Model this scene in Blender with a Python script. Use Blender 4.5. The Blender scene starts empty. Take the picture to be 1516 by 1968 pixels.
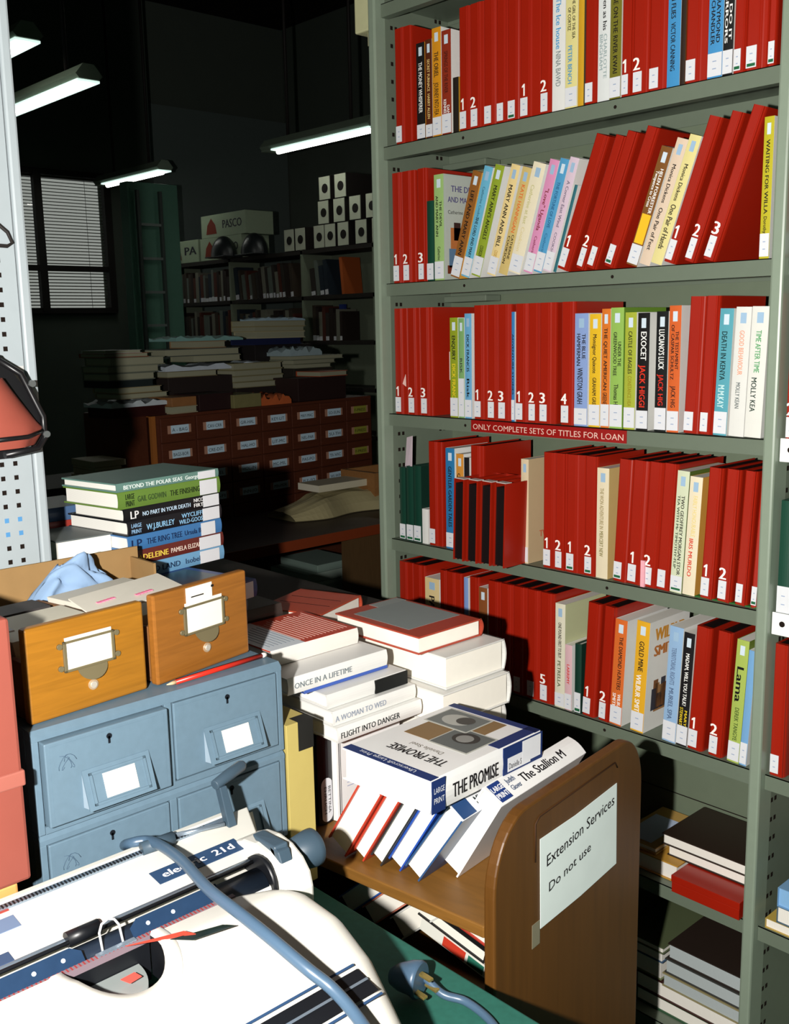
import bpy, bmesh, math, random
from mathutils import Vector, Matrix
random.seed(4)
C = bpy.context.scene.collection
E = 1.5          # eye height of the photographer; most heights below are written as E - something

# ---------------------------------------------------------------- camera, flash, exposure
cam_d = bpy.data.cameras.new('camera'); cam = bpy.data.objects.new('camera', cam_d); C.objects.link(cam)
ex = Vector((0.68036814, 0.7326021, -0.01983295)); dn = Vector((0.11589659, -0.13427591, -0.98414326)); fw = Vector((-0.72364851, 0.66728115, -0.17626313))
cam.matrix_world = Matrix(((ex.x, -dn.x, -fw.x, 0), (ex.y, -dn.y, -fw.y, 0), (ex.z, -dn.z, -fw.z, E), (0, 0, 0, 1)))
cam_d.sensor_fit = 'HORIZONTAL'; cam_d.sensor_width = 24.0; cam_d.lens = 24.0 * 1973 / 1516
cam_d.clip_start = 0.02; cam_d.clip_end = 200
bpy.context.scene.camera = cam

fl = bpy.data.lights.new('camera_flash', 'POINT'); fl.energy = 205; fl.color = (1.0, 0.965, 0.92); fl.shadow_soft_size = 0.016
flo = bpy.data.objects.new('camera_flash', fl); C.objects.link(flo)
flo.location = Vector((0, 0, E)) - cam.matrix_world.col[0].to_3d() * 0.22

world = bpy.data.worlds.new('daylight'); bpy.context.scene.world = world; world.use_nodes = True
bg = world.node_tree.nodes['Background']; bg.inputs[0].default_value = (0.86, 0.92, 0.84, 1); bg.inputs[1].default_value = 0.42
vs = bpy.context.scene.view_settings
bpy.context.scene.display_settings.display_device = 'sRGB'
vs.view_transform = 'Standard'; vs.look = 'None'; vs.gamma = 1; vs.exposure = 0; vs.use_curve_mapping = False

# ---------------------------------------------------------------- materials
def lin(c):
    return tuple(((v/255)/12.92 if v <= 10 else ((v/255+.055)/1.055)**2.4) for v in c)
MC = {}
def mat(rgb, rough=.6, spec=.3, metal=0., noise=.06, scale=40., emit=0., kind='plain', bump=0., alb=1.0):
    key = (tuple(rgb), rough, spec, metal, noise, scale, emit, kind, bump, alb)
    if key in MC: return MC[key]
    m = bpy.data.materials.new('mat_%d' % len(MC)); m.use_nodes = True; nt = m.node_tree; b = nt.nodes['Principled BSDF']
    col = tuple(v*alb for v in lin(rgb))
    b.inputs['Roughness'].default_value = rough; b.inputs['Specular IOR Level'].default_value = spec; b.inputs['Metallic'].default_value = metal
    tc = nt.nodes.new('ShaderNodeTexCoord'); tex = nt.nodes.new('ShaderNodeTexNoise'); tex.inputs['Scale'].default_value = scale; tex.inputs['Detail'].default_value = 4
    src = tc.outputs['Object']
    if kind == 'wood':
        mp = nt.nodes.new('ShaderNodeMapping'); mp.inputs['Scale'].default_value = (9, 1.2, 14); nt.links.new(src, mp.inputs[0]); src = mp.outputs[0]
        tex.inputs['Distortion'].default_value = 1.2
    if kind == 'woodx':
        mp = nt.nodes.new('ShaderNodeMapping'); mp.inputs['Scale'].default_value = (1.3, 9, 18); nt.links.new(src, mp.inputs[0]); src = mp.outputs[0]
        tex.inputs['Distortion'].default_value = 1.4
    if kind == 'woodv':
        mp = nt.nodes.new('ShaderNodeMapping'); mp.inputs['Scale'].default_value = (14, 14, .8); nt.links.new(src, mp.inputs[0]); src = mp.outputs[0]
    nt.links.new(src, tex.inputs['Vector'])
    mx = nt.nodes.new('ShaderNodeMix'); mx.data_type = 'RGBA'
    mx.inputs[6].default_value = tuple(v*(1-noise) for v in col)+(1,); mx.inputs[7].default_value = tuple(min(1, v*(1+noise)) for v in col)+(1,)
    nt.links.new(tex.outputs['Fac'], mx.inputs[0]); nt.links.new(mx.outputs[2], b.inputs['Base Color'])
    if bump:
        bp = nt.nodes.new('ShaderNodeBump'); bp.inputs['Strength'].default_value = bump; bp.inputs['Distance'].default_value = .002
        nt.links.new(tex.outputs['Fac'], bp.inputs['Height']); nt.links.new(bp.outputs[0], b.inputs['Normal'])
    if emit:
        b.inputs['Emission Color'].default_value = col+(1,); b.inputs['Emission Strength'].default_value = emit
    MC[key] = m; return m
def pages_mat():
    return PG
def paper(rgb, alb=1.0): return mat(rgb, .55, .25, 0, .03, 60, alb=alb)
def vinyl(rgb, alb=1.0): return mat(rgb, .3, .5, 0, .05, 12, alb=alb)
INK = paper((22, 20, 22))
# ruled page-edge material: thin horizontal lines from a wave texture
def make_pages(rgb, alb=1.0):
    m = bpy.data.materials.new('page_edges'); m.use_nodes = True; nt = m.node_tree; b = nt.nodes['Principled BSDF']
    tc = nt.nodes.new('ShaderNodeTexCoord'); wv = nt.nodes.new('ShaderNodeTexWave'); wv.bands_direction = 'X'; wv.inputs['Scale'].default_value = 260; wv.inputs['Distortion'].default_value = 1.5; wv.inputs['Detail'].default_value = 2
    nt.links.new(tc.outputs['Object'], wv.inputs[0]); mx = nt.nodes.new('ShaderNodeMix'); mx.data_type = 'RGBA'
    c = tuple(v*alb for v in lin(rgb)); mx.inputs[6].default_value = tuple(v*.86 for v in c)+(1,); mx.inputs[7].default_value = c+(1,)
    nt.links.new(wv.outputs['Fac'], mx.inputs[0]); nt.links.new(mx.outputs[2], b.inputs['Base Color']); b.inputs['Roughness'].default_value = .8
    return m
PG = make_pages((236, 232, 222)); PGC = make_pages((232, 226, 206), .9)

# ---------------------------------------------------------------- mesh builder
class MB:
    def __init__(s): s.bm = bmesh.new(); s.mats = []
    def mi(s, m):
        if m not in s.mats: s.mats.append(m)
        return s.mats.index(m)
    def poly(s, pts, m):
        f = s.bm.faces.new([s.bm.verts.new(p) for p in pts]); f.material_index = s.mi(m); return f
    def hexa(s, p, m):   # 8 corners: bottom 0-3 ccw, top 4-7
        v = [s.bm.verts.new(q) for q in p]; k = s.mi(m)
        for f in ((3,2,1,0),(4,5,6,7),(0,1,5,4),(1,2,6,5),(2,3,7,6),(3,0,4,7)):
            s.bm.faces.new([v[i] for i in f]).material_index = k
        return v
    def box(s, x0, x1, y0, y1, z0, z1, m, bev=0):
        v = s.hexa([(x0,y0,z0),(x1,y0,z0),(x1,y1,z0),(x0,y1,z0),(x0,y0,z1),(x1,y0,z1),(x1,y1,z1),(x0,y1,z1)], m)
        if bev:
            es = list({e for q in v for e in q.link_edges})
            r = bmesh.ops.bevel(s.bm, geom=es, offset=bev, segments=2, affect='EDGES', profile=.5)
            for f in r['faces']: f.material_index = s.mi(m)
    def prism(s, pts, d, m, smooth=False):   # extrude polygon pts by vector d
        d = Vector(d); k = s.mi(m); a = [s.bm.verts.new(p) for p in pts]; b = [s.bm.verts.new(Vector(p)+d) for p in pts]; n = len(pts)
        s.bm.faces.new(a[::-1]).material_index = k; s.bm.faces.new(b).material_index = k
        for i in range(n):
            f = s.bm.faces.new([a[i], a[(i+1)%n], b[(i+1)%n], b[i]]); f.material_index = k; f.smooth = smooth
    def tube(s, pts, r, m, n=12, cap=True):
        pts = [Vector(p) for p in pts]; k = s.mi(m); rings = []
        rr = r if isinstance(r, (list, tuple)) else [r]*len(pts)
        up = Vector((0, 0, 1)); prev = None
        for i, p in enumerate(pts):
            t = (pts[min(i+1, len(pts)-1)]-pts[max(i-1, 0)]).normalized()
            if prev is None:
                a = t.orthogonal().normalized()
            else:
                a = (prev - t*prev.dot(t)).normalized()
            prev = a; b = t.cross(a)
            rings.append([s.bm.verts.new(p+(a*math.cos(2*math.pi*j/n)+b*math.sin(2*math.pi*j/n))*rr[i]) for j in range(n)])
        for u, v in zip(rings, rings[1:]):
            for j in range(n):
                f = s.bm.faces.new([u[j], u[(j+1)%n], v[(j+1)%n], v[j]]); f.material_index = k; f.smooth = True
        if cap:
            s.bm.faces.new(rings[0][::-1]).material_index = k; s.bm.faces.new(rings[-1]).material_index = k
    def grid(s, P, m, smooth=True):   # P rows of points
        k = s.mi(m); V = [[s.bm.verts.new(p) for p in r] for r in P]
        for a, b in zip(V, V[1:]):
            for i in range(len(a)-1):
                f = s.bm.faces.new([a[i], a[i+1], b[i+1], b[i]]); f.material_index = k; f.smooth = smooth
    def text(s, string, o, u, v, L, H, m, align='L', fill=True, lift=0.0003, bold=0.):
        # writes string starting at o, running along u (length L), letters H tall along v
        verts, polys, bb = glyphs(string, 0.)
        if not verts: return
        u = Vector(u).normalized(); v = Vector(v).normalized(); n = u.cross(v); o = Vector(o)+n*lift; k = s.mi(m)
        sx = L/(bb[1]-bb[0]); sy = H/.74
        if not fill: sx = min(sx, sy)
        off = 0 if align == 'L' else (L-(bb[1]-bb[0])*sx)/2
        for q, sh in enumerate(((0,) if not bold else (-1.4, 0, 1.4))):      # heavier strokes: struck more than once, side by side
            V = [s.bm.verts.new(o+n*(q*.00004)+u*((x-bb[0]+sh*bold)*sx+off)+v*(y*sy)) for x, y in verts]
            for p in polys:
                try: s.bm.faces.new([V[i] for i in p]).material_index = k
                except ValueError: pass
    def build(s, name, parent=None, recalc=True, bevel=0):
        if recalc: bmesh.ops.recalc_face_normals(s.bm, faces=[f for f in s.bm.faces if len(f.verts) > 2 and any(len(e.link_faces) > 1 for e in f.edges)])
        me = bpy.data.meshes.new(name); s.bm.to_mesh(me); s.bm.free()
        for m in s.mats: me.materials.append(m)
        o = bpy.data.objects.new(name, me); C.objects.link(o)
        if parent: o.parent = parent
        if bevel:
            b = o.modifiers.new('bevel', 'BEVEL'); b.width = bevel; b.segments = 2; b.limit_method = 'ANGLE'
        return o
GC = {}
def glyphs(string, bold):
    key = (string, bold)
    if key in GC: return GC[key]
    cu = bpy.data.curves.new('t', 'FONT'); cu.body = string; cu.resolution_u = 2; cu.size = 1; cu.offset = bold; cu.fill_mode = 'FRONT'
    o = bpy.data.objects.new('t', cu); C.objects.link(o)
    bpy.context.view_layer.update()
    me = bpy.data.meshes.new_from_object(o.evaluated_get(bpy.context.evaluated_depsgraph_get()))
    verts = [(v.co.x, v.co.y) for v in me.vertices]; polys = [tuple(p.vertices) for p in me.polygons]
    bb = (min([v[0] for v in verts], default=0), max([v[0] for v in verts], default=1))
    bpy.data.objects.remove(o); bpy.data.curves.remove(cu); bpy.data.meshes.remove(me)
    GC[key] = (verts, polys, bb); return GC[key]

def tag(o, label=None, cat=None, group=None, kind=None):
    if label: o['label'] = label
    if cat: o['category'] = cat
    if group: o['group'] = group
    if kind: o['kind'] = kind
    return o
def thing(name, label, cat, loc=(0, 0, 0), axes=None, group=None, rotz=0):
    o = bpy.data.objects.new(name, None); C.objects.link(o); o.empty_display_size = .02
    if axes:
        xa, ya, za = [Vector(a).normalized() for a in axes]
        M = Matrix(((xa.x, ya.x, za.x), (xa.y, ya.y, za.y), (xa.z, ya.z, za.z)))
        o.rotation_euler = M.to_euler()
    else: o.rotation_euler = (0, 0, rotz)
    o.location = loc; return tag(o, label, cat, group)
def struct(mb, name): return tag(mb.build(name), kind='structure')

# ---------------------------------------------------------------- books and binders
WHITE = paper((228, 230, 234), .86)
MARK = paper((150, 165, 190))
GREEN = paper((30, 95, 60))
def label_part(parent, x0, x1, z0, z1, green=False, y=-.0004, mats=True):
    mb = MB(); mb.box(x0, x1, y-.0003, y+.0002, z0, z1, WHITE)
    w = x1-x0; h = z1-z0
    if mats:
        for fz in (.62, .3):
            mb.box(x0+.35*w, x0+.62*w, y-.0005, y-.0002, z0+fz*h, z0+fz*h+.0016, MARK)
    if green: mb.box(x0+.1*w, x1-.1*w, y-.0006, y-.0002, z0+.06*h, z0+.2*h, GREEN)
    return mb.build('spine_label', parent)
def book(label, w, d, h, cover, side=None, pages=None, loc=(0,0,0), axes=None, texts=(), lab=0, green=False, group=None, hard=False, name='book', top_art=None, cat='book', lean=0, labw=None, alb=.8, cover_extra=None):
    """local frame: x thickness, y depth away from the spine (spine at y=0), z height"""
    r = thing(name, label, cat, loc, axes, group)
    if lean: r.rotation_euler = (0, lean, 0)
    cm = paper(cover, alb) if not hard else mat(cover, .38, .45, 0, .05, 25, alb=alb)
    sm = cm if side is None else (paper(side, alb) if not hard else mat(side, .38, .45, 0, .05, 25, alb=alb))
    t = .0025 if hard else .0007; ov = .0035 if hard else .0005
    t = min(t, w*.2)
    bul = min(w*.10, .004) if hard else 0.0006
    mb = MB(); N = 6
    # spine: shallow arc
    out = [(w*i/N, -bul*math.sin(math.pi*i/N), 0) for i in range(N+1)]
    inn = [(min(max(w*i/N, t), w-t), t-bul*math.sin(math.pi*i/N)*.8, 0) for i in range(N, -1, -1)]
    mb.prism(out+inn, (0, 0, h), cm, smooth=False)
    mb.box(0, t, t*.5, d, 0, h, sm); mb.box(w-t, w, t*.5, d, 0, h, sm)
    for (s, col, t0, t1, pos, fr) in texts:
        b = bul
        mb.text(s, (w*(pos-fr*.5), -b, h*(1-t0)), (0, 0, -1), (1, 0, 0), h*(t1-t0), w*fr, paper(col), lift=.0003, bold=.017)
    if cover_extra: cover_extra(mb, w, d, h)
    c = mb.build('cover', r)
    pb = MB(); pb.box(t+.0002, w-t-.0002, t+.0012, d-ov, ov, h-ov, pages or PG); pb.build('page_block', r)
    if lab:
        lw = labw or w*.96
        label_part(r, w*.02, w*.02+lw, h*.015, h*lab, green, y=-bul-.0004)
    return r
RED = mat((184, 36, 14), .33, .5, 0, .10, 9, alb=.66); REDIN = paper((20, 12, 12)); NUMW = paper((245, 240, 235))
def binder(label, w, h, loc, num='', green=False, lean=0, group=None, d=.155, lab=.16):
    r = thing('binder', label, 'binder', loc, None, group)
    if lean: r.rotation_euler = (0, lean, 0)
    lw = min(.62*w, .0185) if w > .015 else w*.9; t = .0016
    mb = MB()
    prof = [(0, .0035), (.0012, .0008), (.003, 0), (lw+.001, 0), (lw+.0018, -.0012), (lw+.0034, -.0012), (lw+.0042, 0), (lw+.0052, 0), (lw+.006, -.0012), (lw+.0074, -.0012), (lw+.0082, 0), (lw+.0105, .0008)]
    prof = [p for p in prof if p[0] < w-.002] + [(w-.0022, .0014), (w-.0008, .0036), (w, .007)]
    out = [(x, y, 0) for x, y in prof]; inn = [(w-t, .009, 0), (t, .009, 0)]
    mb.prism(out+inn, (0, 0, h), RED)
    mb.box(0, t, .005, d, 0, h, RED, 0); mb.box(w-t, w, .007, d, 0, h, RED, 0)
    mb.build('cover', r)
    ib = MB(); ib.box(t, w-t, .009, d-.003, .002, h-.0025, REDIN); ib.build('hollow_shade', r)  # near-black block stands for the shade inside the hollow binder
    label_part(r, .0012, lw, h*.02, h*lab, green, y=-.0004)
    if num:
        nb = MB(); zb_ = h*(lab+.012)
        if num == '1': nb.prism([(lw*.46+.001, -.0016, zb_), (lw*.46+.0042, -.0016, zb_), (lw*.46+.0042, -.0016, zb_+.0215), (lw*.46+.0018, -.0016, zb_+.0215), (lw*.46-.0025, -.0016, zb_+.0178), (lw*.46-.0025, -.0016, zb_+.0150), (lw*.46+.001, -.0016, zb_+.0162)], (0, .0004, 0), NUMW)
        else: nb.text(num, (.0022, 0, zb_), (1, 0, 0), (0, 0, 1), min(lw*.78, .0125), .0215, NUMW, lift=.0016, bold=.02)
        nb.build('numeral', r)
    return r
# ---------------------------------------------------------------- room shell (dim, large library workroom)
ROOMW = mat((88, 96, 88), .9, .1, 0, .08, 3); 
mb = MB(); mb.box(-9.5, 3.2, -3.2, 7.3, -.1, 0, mat((36, 92, 84), .95, .05, 0, .25, 260, bump=.4)); struct(mb, 'floor')
mb = MB(); mb.box(-9.5, 3.2, -3.2, 7.3, 4.6, 4.7, mat((40, 36, 34), .9, .1, 0, .08, 3)); struct(mb, 'ceiling')
mb = MB()   # far left wall with the window opening  (Y 3.3..4.9, z 1.70..2.92)
wx0, wx1 = -9.35, -9.2; wy0, wy1, wz0, wz1 = 3.25, 4.86, E+.235, E+1.44
mb.box(wx0, wx1, -3.2, wy0, 0, 4.6, ROOMW); mb.box(wx0, wx1, wy1, 7.2, 0, 4.6, ROOMW); mb.box(wx0, wx1, wy0, wy1, 0, wz0, ROOMW); mb.box(wx0, wx1, wy0, wy1, wz1, 4.6, ROOMW)
struct(mb, 'wall_left')
mb = MB(); mb.box(-9.35, 3.1, 7.0, 7.15, 0, 4.6, ROOMW); struct(mb, 'wall_back')
mb = MB(); mb.box(2.95, 3.1, -3.1, 7.0, 0, 4.6, ROOMW); struct(mb, 'wall_right')
mb = MB(); mb.box(-9.35, 3.1, -3.2, -3.05, 0, 4.6, ROOMW); struct(mb, 'wall_front')
DK = mat((38, 34, 32), .6, .3)
mb = MB()
for y in (wy0, (wy0+wy1)/2-.04+.12, wy1-.05): mb.box(-9.19, -9.13, y, y+.07, wz0-.02, wz1+.02, DK)
for z in (wz0-.04, wz0+.34, wz1-.02): mb.box(-9.19, -9.135, wy0, wy1+.02, z, z+.05, DK)
win = struct(mb, 'window_1')
mb = MB(); g = bpy.data.materials.new('glass'); g.use_nodes = True
g.node_tree.nodes['Principled BSDF'].inputs['Transmission Weight'].default_value = 1; g.node_tree.nodes['Principled BSDF'].inputs['Roughness'].default_value = 0
mb.box(-9.33, -9.325, wy0, wy1, wz0, wz1, g); o = mb.build('window_pane', win)
bl = thing('venetian_blind', 'pale slatted venetian blind drawn down over the far window', 'blind', (-9.25, wy0, wz0))
SL = mat((96, 92, 80), .6, .3)
z = .012; mb = MB()
while z < wz1-wz0-.03:
    mb.hexa([(-.012, .01, z), (.012, .01, z-.010), (.012, 1.6, z-.010), (-.012, 1.6, z), (-.012, .01, z+.001), (.012, .01, z-.009), (.012, 1.6, z-.009), (-.012, 1.6, z+.001)], SL); z += .029
mb.build('slats', bl)
mb = MB(); mb.box(-.02, .02, .01, 1.6, wz1-wz0-.03, wz1-wz0-.002, SL); mb.build('head_rail', bl)
for yy in (.5, 1.42):
    mb = MB(); mb.tube([(.016, yy, 0), (.016, yy, wz1-wz0-.03)], .002, SL, 6); mb.build('ladder_cord', bl)
# pale board on the left wall, pipes on the wall
mb = MB(); mb.box(-9.2, -9.14, 5.35, 6.98, 0.1, E+2.16, mat((100, 112, 108), .8, .2)); tag(mb.build('wall_board'), 'tall pale board panel fixed to the dim left wall near the corner', 'panel')

# hanging fluorescent lights
def lamp(x0, x1, y, z, label, far=False):
    r = thing('fluorescent_light', label, 'light', (x0, y, z), group=None)
    HS = mat((120, 135, 118), .6, .3); L = x1-x0
    m = MB(); m.prism([(0, -.055, .0), (0, .055, 0), (0, .075, .02), (0, .03, .075), (0, -.03, .075), (0, -.075, .02)], (L, 0, 0), HS); m.build('housing', r)
    m = MB(); m.box(.12, L-.01, -.062, .062, -.012, -.001, mat((215, 240, 232), .5, .3, emit=1.1)); m.box(.0, .12, -.06, .06, -.010, -.001, HS); m.build('reflector', r)
    m = MB(); m.tube([(.14, -.012, -.02), (L-.02, -.012, -.02)], .017, mat((250, 245, 235), .5, .3, emit=12)); m.build('tube', r)
    for xx in (.25, L-.25):
        m = MB(); m.tube([(xx, 0, .07), (xx, 0, 4.6-z)], .012, DK, 8); m.build('hanging_rod', r)
lamp(-6.43, -5.23, 4.73, E+1.30, 'lit fluorescent fitting hanging just left of the red book shelves')
lamp(-8.70, -7.60, 4.56, E+1.30, 'small lit fluorescent fitting hanging in front of the blinds')
lamp(-6.35, -5.14, 2.67, E+1.29, 'lit fluorescent fitting at the upper left beside the pale post')
lamp(-5.9, -4.9, 2.25, E+1.37, 'thin lit fluorescent strip behind the upper left fitting')

# tall green cupboard with a steel ladder against it
mb = MB(); GR = mat((84, 126, 108), .6, .3)
mb.box(-7.62, -7.5, 4.15, 4.60, 0, E+1.17, GR, .004); mb.box(-7.5, -7.492, 4.17, 4.58, .1, E+1.12, GR)
tag(mb.build('tall_cupboard'), 'tall narrow green cupboard standing beside the window', 'cupboard')
ld = thing('ladder', 'dark steel ladder leaning on the tall green cupboard', 'ladder', (-7.44, 4.2, 0))
for yy in (0, .2):
    mb = MB(); mb.box(-.015, .015, yy-.012, yy+.012, 0, E+1.10, mat((70, 80, 76), .5, .4, .3)); mb.build('rail', ld)
for k in range(9):
    mb = MB(); mb.box(-.012, .02, .012, .188, .25+k*.26, .27+k*.26, mat((120, 130, 126), .5, .4, .3)); mb.build('rung', ld)

# ---------------------------------------------------------------- far steel shelving
FS = mat((120, 130, 110), .5, .4); DSH = mat((40, 36, 32), .6, .3)
fs = thing('steel_bookshelf', 'dim grey steel bookshelf row at the back of the room under boxes', 'bookshelf', (-8.33, 5.0, 0))
for x in (0, .93, 1.91, 2.74, 3.67, 4.6):
    mb = MB(); mb.box(x-.012, x+.012, 0, .30, 0, E+.605, FS); mb.build('upright', fs)
for z in (.60, .255, -.085, -.43, -.78, -1.13, -1.46):
    mb = MB(); mb.box(0, 4.6, 0, .3, E+z-.03, E+z, DSH); mb.build('shelf', fs)
mb = MB(); mb.box(1.9, 4.6, .29, .30, .05, E+.57, FS); mb.build('back_panel', fs)
cols = [(60, 55, 50), (110, 120, 110), (50, 40, 36), (90, 50, 40), (130, 130, 115), (40, 50, 60), (70, 60, 50)]
names_far = {0: 'far left bay', 1: 'second far bay', 2: 'third far bay', 3: 'right far bay'}
lv = {.255: 'upper', -.085: 'lower'}
for bay, (xa, xb) in enumerate(((.03, .9), (.96, 1.8), (1.98, 2.40), (2.80, 3.1))):
    for z in (.255, -.085):
        x = xa+.02; k = 0
        while x < xb-.05:
            w = random.uniform(.022, .05); h = random.uniform(.2, .27)
            col = random.choice(cols)
            if bay == 2 and z > 0 and k > 3: break
            lean = -.10 if (bay in (1, 2) and z > 0) else 0
            o = book('dark spine among the dim books on the %s shelf of the %s' % (lv[z], names_far[bay]), w, .17, h, col, loc=(-8.33+x, 5.02, E+z+(0.0 if lean >= 0 else 0)), group='dim books %s %s' % (lv[z], names_far[bay]), lean=lean, lab=.16 if random.random() < .5 else 0)
            x += w+.002 + (.01 if lean else 0); k += 1
book('orange-brown book leaning at the end of the back upper shelf', .03, .18, .27, (190, 95, 45), loc=(-8.33+2.36, 5.02, E+.255+.0), lean=-.10, texts=())
# face-out blue book
book('glossy blue book displayed face out on the back shelf', .03, .05, .27, (40, 60, 130), loc=(-8.33+2.3, 5.08, E-.085), axes=((0, 1, 0), (-1, 0, 0), (0, 0, 1)))
# card boxes with round holes on top
BXF = mat((185, 190, 170), .7, .2); BXD = mat((30, 26, 24), .7, .2)
def filebox(x, y, z, w, h, label, d=.28):
    r = thing('file_box', label, 'box', (x, y, z), group=None)
    m = MB(); m.box(0, w, .004, d, 0, h, BXD); m.build('body', r)
    m = MB(); m.box(.004, w-.004, -.001, .004, .004, h-.004, BXF)
    n = 20; m.prism([(w*.55+.26*w*math.cos(2*math.pi*i/n), -.0015, h*.48+.26*w*math.sin(2*math.pi*i/n)) for i in range(n)], (0, -.002, 0), BXD); m.build('label_panel', r)
T = E+.601
bx = [(-6.63, 0, 'far left'), (-6.49, 0, 'second'), (-6.26, 0, 'third'), (-6.13, 0, 'fourth'), (-5.98, 0, 'fifth'), (-5.78, 0, 'sixth'), (-5.60, 0, 'far right')]
for x, k, nm in bx: filebox(x, 5.0, T, .125, .17, '%s of the bottom row of round-holed file boxes on the back shelving' % nm)
for x, nm in ((-6.20, 'left'), (-5.84, 'middle'), (-5.66, 'right')): filebox(x, 5.0, T+.171, .125, .17, '%s round-holed file box in the second tier on the back shelving' % nm)
filebox(-6.02, 5.0, T+.171, .13, .17, 'darkest round-holed file box in the second tier beside the left one')
for x, nm in ((-6.18, 'left'), (-6.0, 'right')): filebox(x, 5.0, T+.342, .13, .17, '%s round-holed file box on the topmost tier' % nm)
PB = mat((150, 165, 140), .7, .2); RD = mat((120, 50, 35), .7, .2)
def carton(x, z, w, h, s, label):
    r = thing('carton', label, 'box', (x, 5.0, z))
    m = MB(); m.box(0, w, 0, .28, 0, h, PB, .003)
    m.text(s, (w*.5, -.001, h*.35), (1, 0, 0), (0, 0, 1), w*.42, h*.38, mat((35, 35, 45)), lift=.001, bold=.02)
    m.prism([(w*.12, -.0012, h*.15), (w*.36, -.0012, h*.15), (w*.33, -.0012, h*.55), (w*.24, -.0012, h*.85), (w*.15, -.0012, h*.55)], (0, -.001, 0), RD)
    m.build('box_body', r)
carton(-7.83, T+.0, .62, .185, 'PASCO', 'lower pale carton with a red figure at the left of the back shelving')
carton(-7.80, T+.186, .66, .185, 'PASCO', 'upper pale carton with dark capitals stacked on the other carton')
carton(-8.30, T, .44, .19, 'PA', 'leftmost low pale carton on the end of the back shelving')
for x, y, l in ((-7.35, 4.9, 'left'), (-6.99, 4.95, 'right')):
    m = MB(); P = []
    for i in range(9):
        a = math.pi/2*i/8; P.append([(x+.13*math.cos(a)*math.cos(b*math.pi/8), y+.02+.10*math.cos(a)*math.sin(b*math.pi/8), T+.005+.17*math.sin(a)) for b in range(17)])
    m.grid(P, mat((30, 34, 36), .35, .5)); m.box(x-.14, x+.14, y-.08, y+.11, T, T+.008, mat((30, 34, 36), .35, .5), .002)
    tag(m.build('helmet'), '%s dark round helmet on top of the back shelving' % l, 'helmet')

# ---------------------------------------------------------------- wooden card catalogue
cd = Vector((-.129, .9916, 0)); cn = Vector((.9916, .129, 0))   # along the front, outward normal
base = Vector((-3.539, 2.086, E-.378))
CW = mat((84, 42, 26), .5, .35, 0, .3, 8, kind='woodx')
cat0 = base + cd*(-.095); cat0.z = 0
cc = thing('card_catalogue', 'dark wooden card catalogue cabinet with rows of labelled drawers', 'cabinet', cat0, axes=(cd, -cn, (0, 0, 1)))
topz = E-.378+.062
mb = MB(); mb.box(0, 1.30, .012, .45, .35, topz, CW, .003); mb.box(.03, .09, .03, .42, 0, .35, CW); mb.box(1.2, 1.26, .03, .42, 0, .35, CW); mb.box(0, .02, 0, .03, .35, topz, mat((150, 90, 40), .5, .35, kind='wood')); mb.build('carcass', cc)
rowtx = [['A - BAG', 'CAV-CRR', 'GIR-HAL', 'KEY-LIT', 'MAY-MAC', 'SO-SUN', 'F-PRESS'], ['BAGS-BOR', 'CRE-DIT', 'HAL-HO', 'LIT-MC', 'NEL-PAR', 'SU-TH', 'F-PRESS'], ['BOT-BUT', 'DIU-EL', 'HOL-IN', 'MC-MIL', 'PAS-PO', 'TI-VIC', 'F-PRESS'], ['BUT-CAR', 'ELL-FI', 'INN-JO', 'MIN-MOR', 'PUL-SO', 'WI-WIN', 'REF']]
LB = paper((195, 222, 238), 1.0); LBY = paper((150, 150, 60)); TAPE = mat((175, 130, 108), .5)
for rr in range(6):
    for k in range(7):
        x0 = .04+k*.178; z1 = topz-.012-rr*.0975
        m = MB(); m.box(x0+.003, x0+.175, 0, .014, z1-.094, z1, CW, .002); dr = m.build('drawer', cc)
        if rr < 4:
            m = MB(); lb = LBY if (k == 6 and rr < 3) else LB
            m.box(x0+.035, x0+.150, -.002, .0, z1-.062, z1-.030, TAPE); m.box(x0+.05, x0+.138, -.003, -.002, z1-.062, z1-.030, lb)
            m.text(rowtx[rr][k], (x0+.055, -.003, z1-.054), (1, 0, 0), (0, 0, 1), .075, .014, INK, lift=.0005); m.build('drawer_label', dr)
def catpt(s, off, z): p = base+cd*s-cn*off; p.z = z; return p
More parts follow.
